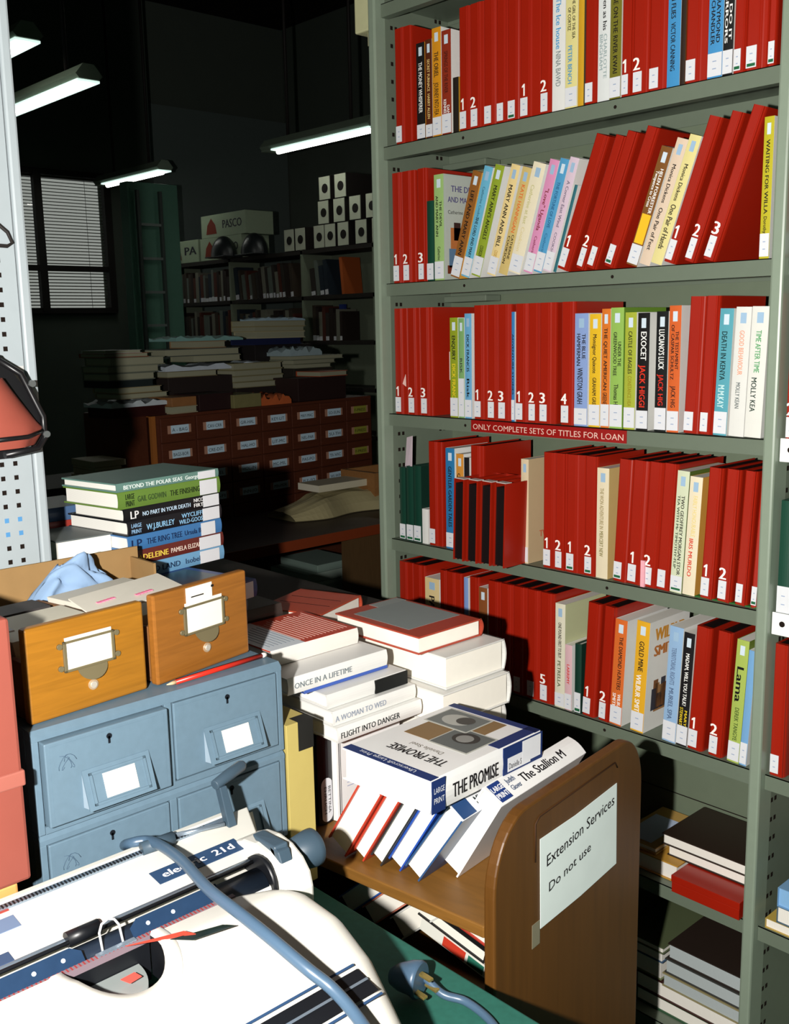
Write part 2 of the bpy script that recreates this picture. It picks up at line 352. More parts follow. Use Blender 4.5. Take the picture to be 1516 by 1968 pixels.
# piles of books and papers on the catalogue
PILES = [('p1', 0.03, [(-0.2439, 0.0042, 0.0392, (60, 22, 20), 'book', 'dark red book at the bottom of the far left catalogue pile'), (-0.2485, 0.0192, 0.0314, (190, 200, 205), 'wrap', 'crumpled white plastic bundle in the far left catalogue pile'), (-0.2096, 0.0142, 0.0197, (150, 140, 110), 'book', 'tan book above the plastic bundle on the card catalogue'), (-0.2027, 0.0017, 0.0236, (165, 150, 110), 'book', 'second tan book above the plastic bundle on the card catalogue'), (-0.2439, -0.0356, 0.0273, (45, 55, 55), 'book', 'dark slate book in the middle of the far left catalogue pile'), (-0.253, -0.0356, 0.0273, (125, 130, 115), 'book', 'lowest grey-green volume of the three in the far left pile'), (-0.2485, -0.0058, 0.0274, (130, 135, 118), 'book', 'middle grey-green volume of the three in the far left pile'), (-0.2485, 0.0042, 0.0313, (140, 142, 120), 'book', 'upper grey-green volume of the three in the far left pile'), (-0.2575, -0.0552, 0.0156, (160, 75, 45), 'book', 'orange-brown thin book near the top of the far left pile'), (-0.2575, -0.0965, 0.0116, (205, 210, 205), 'book', 'thin white-edged book on top of the far left catalogue pile')]), ('p2', 0.02, [(0.1612, 0.3424, 0.0673, (40, 22, 22), 'box', 'dark square box at the front of the card catalogue top')]), ('p2b', 0.0, [(0.0084, 0.1421, 0.0284, (175, 165, 135), 'book', 'pale open box file left of the dark square box'), (0.0084, 0.1316, 0.0364, (140, 95, 55), 'box', 'brown box on the pale file on the card catalogue')]), ('p2c', 0.19, [(0.1438, 0.492, 0.1311, (40, 32, 30), 'box', 'large dark box behind the wrapped roll on the catalogue'), (0.1438, 0.4009, 0.0259, (130, 120, 90), 'book', 'khaki book under the white wrapped roll'), (0.1332, 0.7605, 0.0334, (190, 200, 210), 'wrap', 'long white plastic wrapped roll across the catalogue piles'), (0.2902, 0.5493, 0.0266, (160, 160, 130), 'book', 'pale book lying just above the wrapped roll'), (0.1332, 0.5432, 0.0306, (95, 100, 92), 'book', 'long grey book above the wrapped roll'), (0.2958, 0.4741, 0.0309, (160, 130, 95), 'book', 'tan book under the teal sheet on the catalogue'), (0.1971, 0.5645, 0.0264, (120, 160, 155), 'paper', 'thin teal sheets on top of the centre catalogue pile')]), ('p3', 0.0, [(0.3276, 0.4814, 0.056, (120, 115, 75), 'box', 'khaki box in the centre front of the catalogue top')]), ('p3b', 0.0, [(0.4873, 0.6597, 0.0577, (190, 95, 50), 'paper', 'orange paper packet on the catalogue front edge')]), ('p3c', 0.17, [(0.4923, 0.8202, 0.0692, (36, 30, 28), 'box', 'dark low box behind the khaki and orange packets'), (0.5012, 0.8069, 0.0253, (145, 140, 105), 'book', 'lowest beige book of the right centre pile'), (0.4923, 0.8069, 0.0253, (150, 145, 108), 'book', 'second beige book of the right centre pile'), (0.4923, 0.7937, 0.0276, (140, 135, 100), 'book', 'third beige book of the right centre pile'), (0.4863, 0.7838, 0.0298, (155, 150, 112), 'book', 'top beige book of the right centre pile')]), ('p4', 0.36, [(0.7892, 1.1651, 0.2501, (30, 26, 26), 'box', 'tall dark box behind the centre pile on the catalogue'), (0.7925, 1.1103, 0.0297, (40, 48, 90), 'book', 'navy book under the pale books of the rear pile'), (0.7925, 1.1103, 0.0322, (190, 185, 150), 'book', 'thick cream book of the rear pile on the catalogue'), (0.7925, 1.1285, 0.0223, (170, 160, 120), 'book', 'beige book of the rear pile on the catalogue'), (0.7925, 1.1358, 0.0273, (165, 155, 115), 'book', 'top beige book of the rear pile on the catalogue'), (0.8657, 1.1285, 0.02, (150, 175, 190), 'paper', 'folded blue-white sheet draped on the rear pile')]), ('p5', 0.03, [(0.7344, 1.049, 0.1036, (40, 24, 22), 'box', 'dark box at the right end of the card catalogue'), (0.8706, 1.049, 0.0238, (190, 90, 55), 'book', 'orange-edged book on the dark box at the right end')]), ('p5b', 0.2, [(0.88, 1.1452, 0.1376, (44, 40, 34), 'box', 'dark box behind the right end box on the catalogue'), (0.8971, 1.1305, 0.0196, (130, 135, 110), 'book', 'lower folder of the right end pile'), (0.8834, 1.1823, 0.0197, (140, 142, 115), 'book', 'middle folder of the right end pile'), (0.8733, 1.2198, 0.0197, (120, 128, 108), 'book', 'top folder of the right end pile'), (0.8631, 1.0724, 0.0536, (150, 170, 175), 'paper', 'loose pale sheets fanned at the right end pile')])]
CPG = make_pages((178, 178, 150), .7)
for (pname, off, entries) in PILES:
    zz = topz+.001
    for (s0, s1, t, col, kind, lab) in entries:
        if kind == 'book':
            r = thing('book', lab, 'book', catpt(s0, off, zz), axes=(cd, -cn, (0, 0, 1))); r.rotation_euler.z += random.uniform(-.05, .05)
            jit = random.uniform(-.012, .012)
            m = MB(); c = paper(col, .75); m.box(0, s1-s0, jit, .16+jit, 0, t*.12, c); m.box(0, s1-s0, jit, .16+jit, t*.88, t-.0005, c); m.box(0, s1-s0, .155+jit, .16+jit, t*.12, t*.88, c); m.build('cover', r)
            m = MB(); m.box(.004, s1-s0-.004, .004+jit, .155+jit, t*.12, t*.88, CPG if sum(col) > 250 else paper(col, .6)); m.build('page_block', r)
        else:
            m = MB(); c = mat(col, .6, .3, 0, .15, 30)
            n = 14; P = []
            if kind == 'box':
                m.box(0, s1-s0, 0, .16, 0, t-.0005, c, .002)
            else:
                amp = t*.35
                top = [[(a/n*(s1-s0), b/6*.18, t*.55+amp*math.sin(a*1.7+b)*math.cos(b*1.3+a*.4)) for a in range(n+1)] for b in range(7)]
                m.grid(top, c); bot = [[(p[0], p[1], 0.0) for p in r_] for r_ in top]; m.grid(bot, c)
                for ri in (0, 6): m.grid([bot[ri], top[ri]], c)
                for ci in (0, n): m.grid([[r_[ci] for r_ in bot], [r_[ci] for r_ in top]], c)
            o = m.build({'box': 'box', 'paper': 'paper_sheaf', 'wrap': 'plastic_wrapped_roll'}.get(kind, kind))
            o.location = catpt(s0, off, zz); o.rotation_euler = Matrix(((cd.x, -cn.x, 0), (cd.y, -cn.y, 0), (0, 0, 1))).to_euler()
            tag(o, lab, {'box': 'box', 'paper': 'papers', 'wrap': 'package'}.get(kind, kind))
        zz += t
# dark side stand left of the catalogue with a low pile of books
mb = MB(); mb.box(-4.0, -3.62, 1.60, 1.92, 0, E-.56, DSH, .004); tag(mb.build('side_stand'), 'dark side stand at the left end of the card catalogue', 'stand')
zz = E-.559
for k, (t, y0, y1, nm) in enumerate(((.02, 1.79, 1.945, 'bottom'), (.022, 1.80, 1.94, 'second'), (.012, 1.80, 1.91, 'third'), (.024, 1.795, 1.93, 'top'))):
    mb = MB(); mb.box(-3.82, -3.63, y0, y1, zz, zz+t, paper((175, 170, 140), .8), .002); tag(mb.build('book'), '%s pale book of the small pile left of the card catalogue' % nm, 'book'); zz += t+.0005
# ---------------------------------------------------------------- dark table in front of the catalogue
tb = thing('table', 'dark brown table in front of the card catalogue', 'table', (-2.93, 1.9, 0))
TT = mat((62, 48, 40), .5, .35, 0, .1, 20)
mb = MB(); mb.box(-.56, 0, .0, 2.3, E-.785, E-.75, TT); mb.build('tabletop', tb)
mb = MB(); mb.box(0, .006, .0, 2.3, E-.787, E-.749, mat((120, 50, 22), .5, .3)); mb.build('edge_strip', tb)
for yy in (.60, 1.9):
    mb = MB(); mb.box(-.09, -.04, yy, yy+.34, 0, E-.786, mat((84, 62, 36), .6, .3, 0, .25, 20, kind='woodv')); mb.build('leg_panel', tb)
mb = MB(); mb.box(-.515, -.10, .02, .78, E-1.05, E-1.03, TT); mb.build('lower_shelf', tb)
mb = MB(); mb.box(-.54, -.52, .0, .6, 0, E-.79, TT); mb.build('end_panel', tb)
zz = E-1.029
for k, (t, y0, y1, col, nm) in enumerate(((.045, 2.42, 2.60, (150, 170, 160), 'bottom pale green-grey'), (.016, 2.36, 2.60, (185, 200, 190), 'thin pale'), (.036, 2.36, 2.60, (160, 176, 165), 'thick grey'), (.030, 2.41, 2.60, (130, 150, 140), 'top grey-green'))):
    mb = MB(); mb.box(-3.3, -3.06, y0, y1, zz, zz+t, paper(col, .8), .002); tag(mb.build('book'), '%s book of the pile under the dark table' % nm, 'book'); zz += t+.0005
mb = MB(); WB = mat((150, 105, 60), .6, .3, 0, .2, 10, kind='wood')
for (a, b, c_, d_) in ((-3.42, -3.40, 2.84, 3.3), (-3.22, -3.2, 2.84, 3.3), (-3.40, -3.22, 2.84, 2.86), (-3.40, -3.22, 3.28, 3.3)): mb.box(a, b, c_, d_, E-.749, E-.60, WB)
mb.box(-3.40, -3.22, 2.86, 3.28, E-.749, E-.742, WB); tag(mb.build('wooden_box'), 'open light wooden box on the dark table behind the paper bag', 'box')
# crumpled paper bag lying on the table with a white book on it
mb = MB(); n = 22; KB = mat((170, 160, 120), .45, .4, 0, .12, 14, bump=.5)
P = []
for i in range(n+1):
    a = i/n; row = []
    for j in range(13):
        b = j/12*2-1
        hh = (.085 if a > .35 else .03+.055*a/.35)*(1-abs(b)**3)*(.92+.10*math.sin(9*a+4*b)*math.cos(5*a-7*b))+.002
        row.append((-3.30+.13*b*(1 if a > .3 else .75+.8*a)+.02*math.sin(8*a), 2.42+a*.50, E-.748+hh))
    P.append(row)
mb.grid(P, KB, smooth=False); mb.grid([[(p[0], p[1], E-.749) for p in r_] for r_ in P], KB)
tag(mb.build('paper_bag'), 'crumpled brown paper bag lying on the dark table', 'bag')
book('thick cream book lying on the crumpled paper bag', .028, .14, .28, (225, 218, 190), loc=(-3.25, 2.86, E-.655), axes=((0, 0, 1), (-1, 0, 0), (0, -1, 0)), pages=PGC)
# ---------------------------------------------------------------- steel bookshelf (two bays)
S = 1.572; SG = mat((134, 148, 128), .42, .45, 0, .05, 60, alb=.54); SGP = mat((134, 148, 130), .38, .5, 0, .05, 60, alb=.9); SGB = mat((130, 144, 120), .5, .35, 0, .05, 40, alb=.58); HOLE = mat((30, 22, 18), .8, .1)  # SGP: same paint as SG, lightened to carry the rounded posts' highlight
ZT = [E+.675, E+.386, E+.097, E-.190, E-.478, E-.762, E-1.045, E-1.335]
XL, XR = -1.7165, -.8065
def bay(xl, xr, label, right_holes=True):
    r = thing('steel_bookshelf', label, 'bookshelf', (xl, S, 0))
    W = xr-xl
    for k, zt in enumerate(ZT):
        m = MB(); m.box(.001, W-.001, .0, .0015, zt-.027, zt, SG); m.box(.001, W-.001, .0, .205, zt-.0015, zt, SG)
        m.box(.001, W-.001, .018, .0195, zt-.027, zt-.0015, SG); m.box(.001, W-.001, .203, .205, zt-.027, zt, SG); m.box(.001, W-.001, .0015, .018, zt-.027, zt-.0255, SG)
        for hx in (.26, .66):
            n = 10; m.prism([(W*hx+.0032*math.cos(2*math.pi*i/n), -.0002, zt-.014+.0032*math.sin(2*math.pi*i/n)) for i in range(n)], (0, -.0003, 0), HOLE)
        m.build('shelf', r)
        m = MB(); m.box(.03, .16, .150, .2, zt-.042, zt-.028, SG, .002); m.build('shelf_bracket', r)
    m = MB(); m.box(0, W, .2065, .2085, .03, E+.9, SGB)
    for k in range(0, 16): m.box(.0, W, .2045, .2065, .1+k*.145, .1012+k*.145, HOLE) if k in (3, 7, 11) else None
    m.build('back_panel', r)
    for side in (0, 1):
        m = MB(); x = 0 if side == 0 else W
        s_ = 1 if side == 0 else -1
        xa, xb = sorted((x, x-s_*.0015)); m.box(xa, xb, .012, .207, 0, E+.95, SG)
        z = .1
        while z < E+.9:
            for yy in (.030, .043, .165, .178):
                xa, xb = sorted((x, x+s_*.0004)); m.box(xa, xb, yy-.0035, yy+.0035, z-.004, z+.004, HOLE)
            z += .0363
        m.build('side_panel', r)
    return r
sh1 = bay(XL, XR, 'grey-green steel bookshelf bay filled with red binders and paperbacks')
sh2 = bay(XR+.020, XR+.93, 'second grey-green steel bay cut off by the right edge of the photo')
for nm, x, par in (('upright_post', XL-.012, sh1), ('upright_post', XR+.010, sh1), ('upright_post', XR+.942, sh2)):
    m = MB(); m.box(-.0105, .0105, -.018, .030, 0, E+.95, SGP, .004); o = m.build(nm, par); o.location = Vector((x, S, 0))-par.location
# white slotted tabs at the ends of the second bay shelves
for k, nm in ((3, 'upper'), (4, 'lower')):
    m = MB(); m.box(XR+.022, XR+.075, S-.004, S-.001, ZT[k]-.034, ZT[k]+.004, paper((235, 235, 232)), .001)
    m.prism([(XR+.040+.005*math.cos(i*.6283), S-.0042, ZT[k]-.014+.005*math.sin(i*.6283)) for i in range(10)], (0, -.0005, 0), HOLE)
    tag(m.build('shelf_tab'), '%s white tab with a round hole on the shelf lip right of the post' % nm, 'tab')
# embossed red sign strip
m = MB(); x0, x1 = -1.462, -1.078
m.box(x0, x1, S-.0018, S-.0003, E-.190-.025, E-.190-.0015, vinyl((160, 25, 22), .8))
m.text('ONLY COMPLETE SETS OF TITLES FOR LOAN', (x0+.006, S-.0018, E-.190-.020), (1, 0, 0), (0, 0, 1), x1-x0-.012, .012, paper((225, 190, 175)), lift=.0006)
tag(m.build('label_strip'), 'red embossed plastic strip reading ONLY COMPLETE SETS OF TITLES FOR LOAN on the shelf lip', 'sign')

ROWS = [
(0, 'r', -1.6827, 1.578, 0.0481, 0.232, 0, 'first red binder from the left post on the top shelf', None, None, [], 0.165, ''),
(0, 'b', -1.617, 1.578, 0.0247, 0.1904, 0, 'black paperback with white lettering on the top shelf', (28, 26, 26), (225, 150, 40), [('THE MONEY WHISPERER', (235, 235, 230), 0.2, 0.72, 0.5, 0.45)], 0.16, ''),
(0, 'b', -1.5906, 1.578, 0.0193, 0.1922, 0, 'dark brown narrow paperback on the top shelf', (92, 42, 20), (235, 235, 230), [('SECRET FURNACE  HARRY ALLEN', (220, 190, 120), 0.2, 0.8, 0.5, 0.4)], 0.14, ''),
(0, 'b', -1.5707, 1.578, 0.0254, 0.2098, 0, 'orange-yellow paperback with black lettering on the top shelf', (222, 150, 30), (235, 235, 230), [('THE ORIEL', (25, 22, 22), 0.22, 0.45, 0.5, 0.5), ('JOURNEY INTO FEA', (25, 22, 22), 0.5, 0.8, 0.5, 0.5)], 0.18, ''),
(0, 'b', -1.5437, 1.578, 0.0264, 0.1997, 0, 'rust red paperback with white edges on the top shelf', (150, 50, 28), (235, 235, 230), [('SPRINGS OF THE RIVER', (70, 25, 18), 0.2, 0.6, 0.5, 0.4), ('KENNEDY', (235, 235, 230), 0.66, 0.83, 0.35, 0.3), ('DANE', (235, 235, 230), 0.72, 0.83, 0.7, 0.3)], 0.2, ''),
(0, 'b', -1.5127, 1.578, 0.0158, 0.1055, 0, 'small dark paperback with a yellow mark on the top shelf', (40, 34, 28), (200, 150, 40), [], 0, ''),
(0, 'r', -1.4953, 1.578, 0.0294, 0.232, 0, 'first red binder right of the small dark paperback on the top shelf, numbered 1', None, None, [], 0.165, '1'),
(0, 'r', -1.4653, 1.578, 0.0356, 0.232, 0, 'second red binder right of the small dark paperback on the top shelf, numbered 2', None, None, [], 0.165, '2'),
(0, 'r', -1.4291, 1.578, 0.032, 0.232, 0, 'third red binder right of the small dark paperback on the top shelf', None, None, [], 0.165, ''),
(0, 'r', -1.3965, 1.578, 0.0273, 0.232, 0, 'fourth red binder right of the small dark paperback on the top shelf', None, None, [], 0.165, ''),
(0, 'r', -1.3686, 1.578, 0.0306, 0.232, 0, 'fifth red binder right of the small dark paperback on the top shelf', None, None, [], 0.165, 'G'),
(0, 'r', -1.3373, 1.578, 0.0486, 0.232, 0, 'sixth red binder right of the small dark paperback on the top shelf, numbered 1', None, None, [], 0.165, '1'),
(0, 'r', -1.2881, 1.578, 0.0276, 0.232, 0, 'seventh red binder right of the small dark paperback on the top shelf, numbered 2', None, None, [], 0.165, '2'),
(0, 'b', -1.2599, 1.578, 0.0289, 0.215, 0, 'white paperback with blue and grey lettering on the top shelf', (235, 235, 230), (235, 235, 230), [('The Ice house', (70, 150, 200), 0.1, 0.5, 0.5, 0.42), ('NINA BAWD', (130, 140, 140), 0.52, 0.8, 0.5, 0.42)], 0, ''),
(0, 'b', -1.2299, 1.578, 0.0271, 0.215, 0, 'pale yellow paperback with blue author name on the top shelf', (232, 222, 150), (235, 235, 230), [('THE GIRL OF THE SEA', (25, 22, 22), 0.12, 0.45, 0.68, 0.26), ('OF CORTEZ', (25, 22, 22), 0.2, 0.38, 0.32, 0.26), ('PETER BENCH', (50, 140, 190), 0.5, 0.8, 0.4, 0.36)], 0.17, ''),
(0, 'b', -1.2018, 1.578, 0.0129, 0.215, 0, 'narrow golden yellow paperback on the top shelf', (215, 165, 40), (90, 80, 60), [], 0, ''),
(0, 'r', -1.1868, 1.578, 0.0277, 0.232, 0, 'first red binder right of the golden paperback on the top shelf', None, None, [], 0.165, ''),
(0, 'b', -1.1584, 1.578, 0.0246, 0.215, 0, 'white paperback with faded lower lettering on the top shelf', (228, 232, 230), (235, 235, 230), [('chosen as his', (25, 22, 22), 0.1, 0.45, 0.6, 0.35), ('CHARLOTTE', (150, 165, 165), 0.48, 0.82, 0.65, 0.3), ('BINGHAM', (150, 165, 165), 0.48, 0.75, 0.3, 0.3)], 0, ''),
(0, 'b', -1.1329, 1.578, 0.0231, 0.215, 0, 'olive green paperback on the top shelf', (122, 118, 40), (235, 235, 230), [('BRIDGE ON THE RIVER KWAI', (25, 22, 22), 0.1, 0.8, 0.5, 0.42)], 0.17, ''),
(0, 'r', -1.109, 1.578, 0.0229, 0.232, 0, 'first red binder right of the olive paperback on the top shelf, numbered 1', None, None, [], 0.165, '1'),
(0, 'r', -1.0855, 1.578, 0.0317, 0.232, 0, 'second red binder right of the olive paperback on the top shelf, numbered 2', None, None, [], 0.165, '2'),
(0, 'r', -1.0531, 1.578, 0.0349, 0.232, 0, 'third red binder right of the olive paperback on the top shelf', None, None, [], 0.165, ''),
(0, 'b', -1.0176, 1.578, 0.0241, 0.215, 0, 'sky blue paperback on the top shelf', (70, 150, 205), (235, 235, 230), [('THE SEVEN FLIES', (25, 22, 22), 0.12, 0.5, 0.45, 0.38), ('VICTOR CANNING', (25, 22, 22), 0.53, 0.88, 0.45, 0.38)], 0, ''),
(0, 'b', -0.9929, 1.578, 0.0091, 0.215, 0, 'narrow dark brown paperback on the top shelf', (50, 36, 28), (120, 70, 30), [], 0, ''),
(0, 'r', -0.9832, 1.578, 0.0404, 0.232, 0, 'first red binder right of the dark brown paperback on the top shelf', None, None, [], 0.165, ''),
(0, 'b', -0.9422, 1.578, 0.0263, 0.215, 0, 'bright blue paperback with black author name on the top shelf', (72, 150, 205), (235, 235, 230), [('SISTER', (25, 22, 22), 0.15, 0.4, 0.35, 0.38), ('RAYMOND', (25, 22, 22), 0.45, 0.75, 0.68, 0.28), ('CHANDLER', (25, 22, 22), 0.45, 0.76, 0.32, 0.28)], 0.18, ''),
(0, 'b', -0.9153, 1.578, 0.0176, 0.215, 0, 'black paperback with large white lettering on the top shelf', (30, 30, 28), (235, 235, 230), [('DO THEY DO IT', (235, 235, 230), 0.08, 0.75, 0.7, 0.3), ('WITH MIRRORS', (235, 235, 230), 0.1, 0.77, 0.3, 0.3)], 0.18, ''),
(0, 'r', -0.8972, 1.578, 0.0208, 0.232, 0, 'first red binder right of the tall black paperback on the top shelf', None, None, [], 0.165, 'G'),
(0, 'r', -0.8758, 1.578, 0.0359, 0.232, 0, 'second red binder right of the tall black paperback on the top shelf', None, None, [], 0.165, 'G'),
(0, 'r', -0.8393, 1.578, 0.0124, 0.232, 0, 'third red binder right of the tall black paperback on the top shelf', None, None, [], 0.165, 'G'),
(1, 'r', -1.6994, 1.578, 0.0312, 0.232, 0, 'first red binder from the left post on the second shelf, numbered 1', None, None, [], 0.165, '1'),
(1, 'r', -1.6676, 1.578, 0.039, 0.232, 0, 'second red binder from the left post on the second shelf, numbered 2', None, None, [], 0.165, '2'),
(1, 'r', -1.6204, 1.578, 0.0268, 0.232, 0, 'third red binder from the left post on the second shelf, numbered 3', None, None, [], 0.165, '3'),
(1, 'b', -1.5918, 1.578, 0.0201, 0.1637, 0, 'small dark green hardback on the second shelf', (22, 70, 52), (20, 50, 40), [], 0.22, ''),
(1, 'b', -1.5699, 1.578, 0.0275, 0.214, 0, 'pale green paperback with pictorial cover on the second shelf', (160, 195, 120), (190, 200, 190), [('THE DEVIL', (25, 22, 22), 0.25, 0.5, 0.7, 0.26), ('AND MARY ANN', (25, 22, 22), 0.2, 0.58, 0.32, 0.26), ('Catherine C', (25, 22, 22), 0.68, 0.84, 0.5, 0.3)], 0.18, 'C'),
(1, 'b', -1.524, 1.578, 0.0254, 0.2134, 0.31, 'orange-brown leaning paperback on the second shelf', (150, 95, 40), (230, 170, 70), [('LIFE AND MARY ANN', (25, 22, 22), 0.18, 0.78, 0.5, 0.4)], 0.2, 'L'),
(1, 'b', -1.4943, 1.578, 0.0235, 0.2195, 0.31, 'light blue leaning paperback with black lettering on the second shelf', (110, 185, 215), (235, 235, 230), [('Catherine Cookson', (60, 110, 130), 0.18, 0.48, 0.5, 0.3), ('THE LORD AND MARY', (25, 22, 22), 0.45, 0.82, 0.5, 0.36)], 0.18, 'L'),
(1, 'b', -1.4651, 1.578, 0.0244, 0.2184, 0.31, 'lime green leaning paperback on the second shelf', (150, 170, 50), (235, 235, 230), [("MARY ANN'S ANGELS", (25, 22, 22), 0.18, 0.66, 0.55, 0.4), ('COOKSON', (25, 22, 22), 0.72, 0.82, 0.5, 0.4)], 0.18, 'L'),
(1, 'b', -1.4224, 1.578, 0.0225, 0.2143, 0.31, 'yellow leaning paperback with bold black lettering on the second shelf', (240, 215, 150), (235, 235, 230), [('MARY ANN AND BILL', (25, 22, 22), 0.18, 0.74, 0.5, 0.45), ('COOKSON', (180, 140, 40), 0.77, 0.86, 0.5, 0.4)], 0.17, 'L'),
(1, 'b', -1.3919, 1.578, 0.0233, 0.2053, 0.31, 'tan leaning paperback with orange lettering on the second shelf', (215, 190, 120), (235, 235, 230), [('KATE HANNIGAN', (215, 110, 50), 0.16, 0.6, 0.55, 0.4), ('CATHERINE', (25, 22, 22), 0.62, 0.85, 0.68, 0.28), ('COOKSON', (25, 22, 22), 0.64, 0.9, 0.3, 0.28)], 0, 'L'),
(1, 'b', -1.366, 1.578, 0.0305, 0.209, 0.31, 'cream leaning paperback with faded lettering on the second shelf', (240, 230, 200), (235, 235, 230), [('Catherine at last', (190, 185, 130), 0.2, 0.55, 0.4, 0.3), ('Cookson', (215, 200, 150), 0.58, 0.8, 0.4, 0.3)], 0.17, 'L'),
(1, 'b', -1.3275, 1.578, 0.0223, 0.2114, 0.31, 'pink leaning paperback on the second shelf', (225, 150, 190), (235, 235, 230), [('"Love" Uganda', (130, 50, 60), 0.25, 0.62, 0.5, 0.4), ('Catherine C', (140, 60, 90), 0.67, 0.9, 0.5, 0.3)], 0.18, 'L'),
(1, 'b', -1.3028, 1.578, 0.0208, 0.2101, 0.31, 'mid blue leaning paperback on the second shelf', (85, 160, 205), (235, 235, 230), [('THE FORTUNE OF LOVE', (40, 90, 130), 0.2, 0.6, 0.5, 0.36), ('Catherine C', (50, 110, 150), 0.65, 0.9, 0.5, 0.3)], 0.18, 'L'),
(1, 'b', -1.2799, 1.578, 0.0205, 0.2095, 0.31, 'pale lilac leaning paperback on the second shelf', (222, 200, 215), (235, 235, 230), [('A Corner East Wind', (110, 100, 120), 0.2, 0.6, 0.5, 0.36), ('COOKSON', (120, 110, 130), 0.65, 0.88, 0.5, 0.3)], 0.18, 'L'),
(1, 'b', -1.2548, 1.578, 0.0072, 0.1605, 0.31, 'thin teal leaning booklet on the second shelf', (50, 110, 120), (235, 235, 230), [], 0, 'L'),
(1, 'r', -1.2461, 1.578, 0.0276, 0.2449, 0.36, 'first red binder right of the teal booklet on the second shelf, numbered 1', None, None, [], 0.165, '1'),
(1, 'r', -1.2024, 1.578, 0.0215, 0.2387, 0.36, 'second red binder right of the teal booklet on the second shelf, numbered 2', None, None, [], 0.165, '2'),
(1, 'r', -1.1788, 1.578, 0.022, 0.242, 0.36, 'third red binder right of the teal booklet on the second shelf', None, None, [], 0.165, ''),
(1, 'r', -1.1395, 1.578, 0.0235, 0.2435, 0.36, 'fourth red binder right of the teal booklet on the second shelf', None, None, [], 0.165, 'G'),
(1, 'b', -1.0904, 1.578, 0.0229, 0.2027, 0.335, 'brown and yellow leaning paperback with white lettering on the second shelf', (130, 85, 40), (235, 235, 230), [('HELEN FORRESTER', (235, 235, 230), 0.18, 0.55, 0.68, 0.3), ('Twopence to Cross', (235, 235, 230), 0.2, 0.5, 0.35, 0.28)], 0.18, 'LY'),
(1, 'b', -1.0634, 1.578, 0.0214, 0.2127, 0.335, 'peach leaning paperback on the second shelf', (228, 205, 180), (235, 235, 230), [('Monica Dickens', (25, 22, 22), 0.2, 0.5, 0.5, 0.36), ('One Pair of Feet', (25, 22, 22), 0.54, 0.88, 0.5, 0.4)], 0, 'L'),
(1, 'b', -1.04, 1.578, 0.0221, 0.2147, 0.335, 'butter yellow leaning paperback on the second shelf', (232, 220, 150), (235, 235, 230), [('Monica Dickens', (25, 22, 22), 0.22, 0.5, 0.5, 0.36), ('One Pair of Hands', (25, 22, 22), 0.53, 0.88, 0.5, 0.5)], 0, 'L'),
(1, 'r', -1.015, 1.578, 0.0236, 0.2403, 0.335, 'first red binder right of the butter yellow paperback on the second shelf, numbered 1', None, None, [], 0.165, '1'),
(1, 'r', -0.9755, 1.578, 0.022, 0.2417, 0.335, 'second red binder right of the butter yellow paperback on the second shelf, numbered 2', None, None, [], 0.165, '2'),
(1, 'r', -0.9402, 1.578, 0.0232, 0.2451, 0.335, 'third red binder right of the butter yellow paperback on the second shelf, numbered 3', None, None, [], 0.165, '3'),
(1, 'b', -0.839, 1.578, 0.0163, 0.2157, 0, 'upright lime yellow paperback at the right post on the second shelf', (190, 180, 40), (235, 235, 230), [('WAITING FOR WILLA', (25, 22, 22), 0.16, 0.68, 0.5, 0.4), ('Dorothy', (25, 22, 22), 0.7, 0.82, 0.5, 0.36)], 0.18, ''),
(2, 'r', -1.7009, 1.578, 0.0419, 0.232, 0, 'first red binder from the left post on the third shelf, numbered 1', None, None, [], 0.165, '1'),
(2, 'r', -1.6584, 1.578, 0.0392, 0.232, 0, 'second red binder from the left post on the third shelf, numbered 2', None, None, [], 0.165, '2'),
(2, 'r', -1.6187, 1.578, 0.0354, 0.232, 0, 'third red binder from the left post on the third shelf, numbered 3', None, None, [], 0.165, '3'),
(2, 'b', -1.5282, 1.578, 0.0228, 0.2087, 0, 'lime green paperback with yellow author name on the third shelf', (150, 165, 40), (235, 235, 230), [('ENQUIRY', (25, 22, 22), 0.18, 0.42, 0.5, 0.45), ('DICK FRANC', (225, 200, 40), 0.46, 0.8, 0.5, 0.45)], 0.2, ''),
(2, 'b', -1.5037, 1.578, 0.0165, 0.2072, 0, 'thin green and white paperback on the third shelf', (130, 175, 110), (235, 235, 230), [('RISK', (60, 60, 60), 0.4, 0.55, 0.5, 0.4)], 0.4, ''),
(2, 'b', -1.4856, 1.578, 0.0193, 0.2162, 0, 'light blue paperback on the third shelf', (110, 175, 215), (235, 235, 230), [('DICK FRANCIS', (25, 22, 22), 0.2, 0.55, 0.5, 0.4), ('Risk', (25, 22, 22), 0.62, 0.8, 0.5, 0.4)], 0.18, ''),
(2, 'r', -1.4603, 1.578, 0.0372, 0.232, 0, 'first red binder right of the light blue paperback on the third shelf, numbered 1', None, None, [], 0.165, '1'),
(2, 'r', -1.4225, 1.578, 0.0278, 0.232, 0, 'second red binder right of the light blue paperback on the third shelf, numbered 2', None, None, [], 0.165, '2'),
(2, 'r', -1.394, 1.578, 0.0334, 0.232, 0, 'third red binder right of the light blue paperback on the third shelf, numbered 3', None, None, [], 0.165, '3'),
(2, 'b', -1.3579, 1.578, 0.0082, 0.2166, 0, 'thin blue paperback on the third shelf', (60, 130, 190), (235, 235, 230), [('ADVENTURE STORIES', (25, 22, 22), 0.2, 0.75, 0.5, 0.5)], 0.2, ''),
(2, 'r', -1.3483, 1.578, 0.0331, 0.232, 0, 'first red binder right of the thin blue paperback on the third shelf, numbered 1', None, None, [], 0.165, '1'),
(2, 'r', -1.3146, 1.578, 0.0271, 0.232, 0, 'second red binder right of the thin blue paperback on the third shelf, numbered 2', None, None, [], 0.165, '2'),
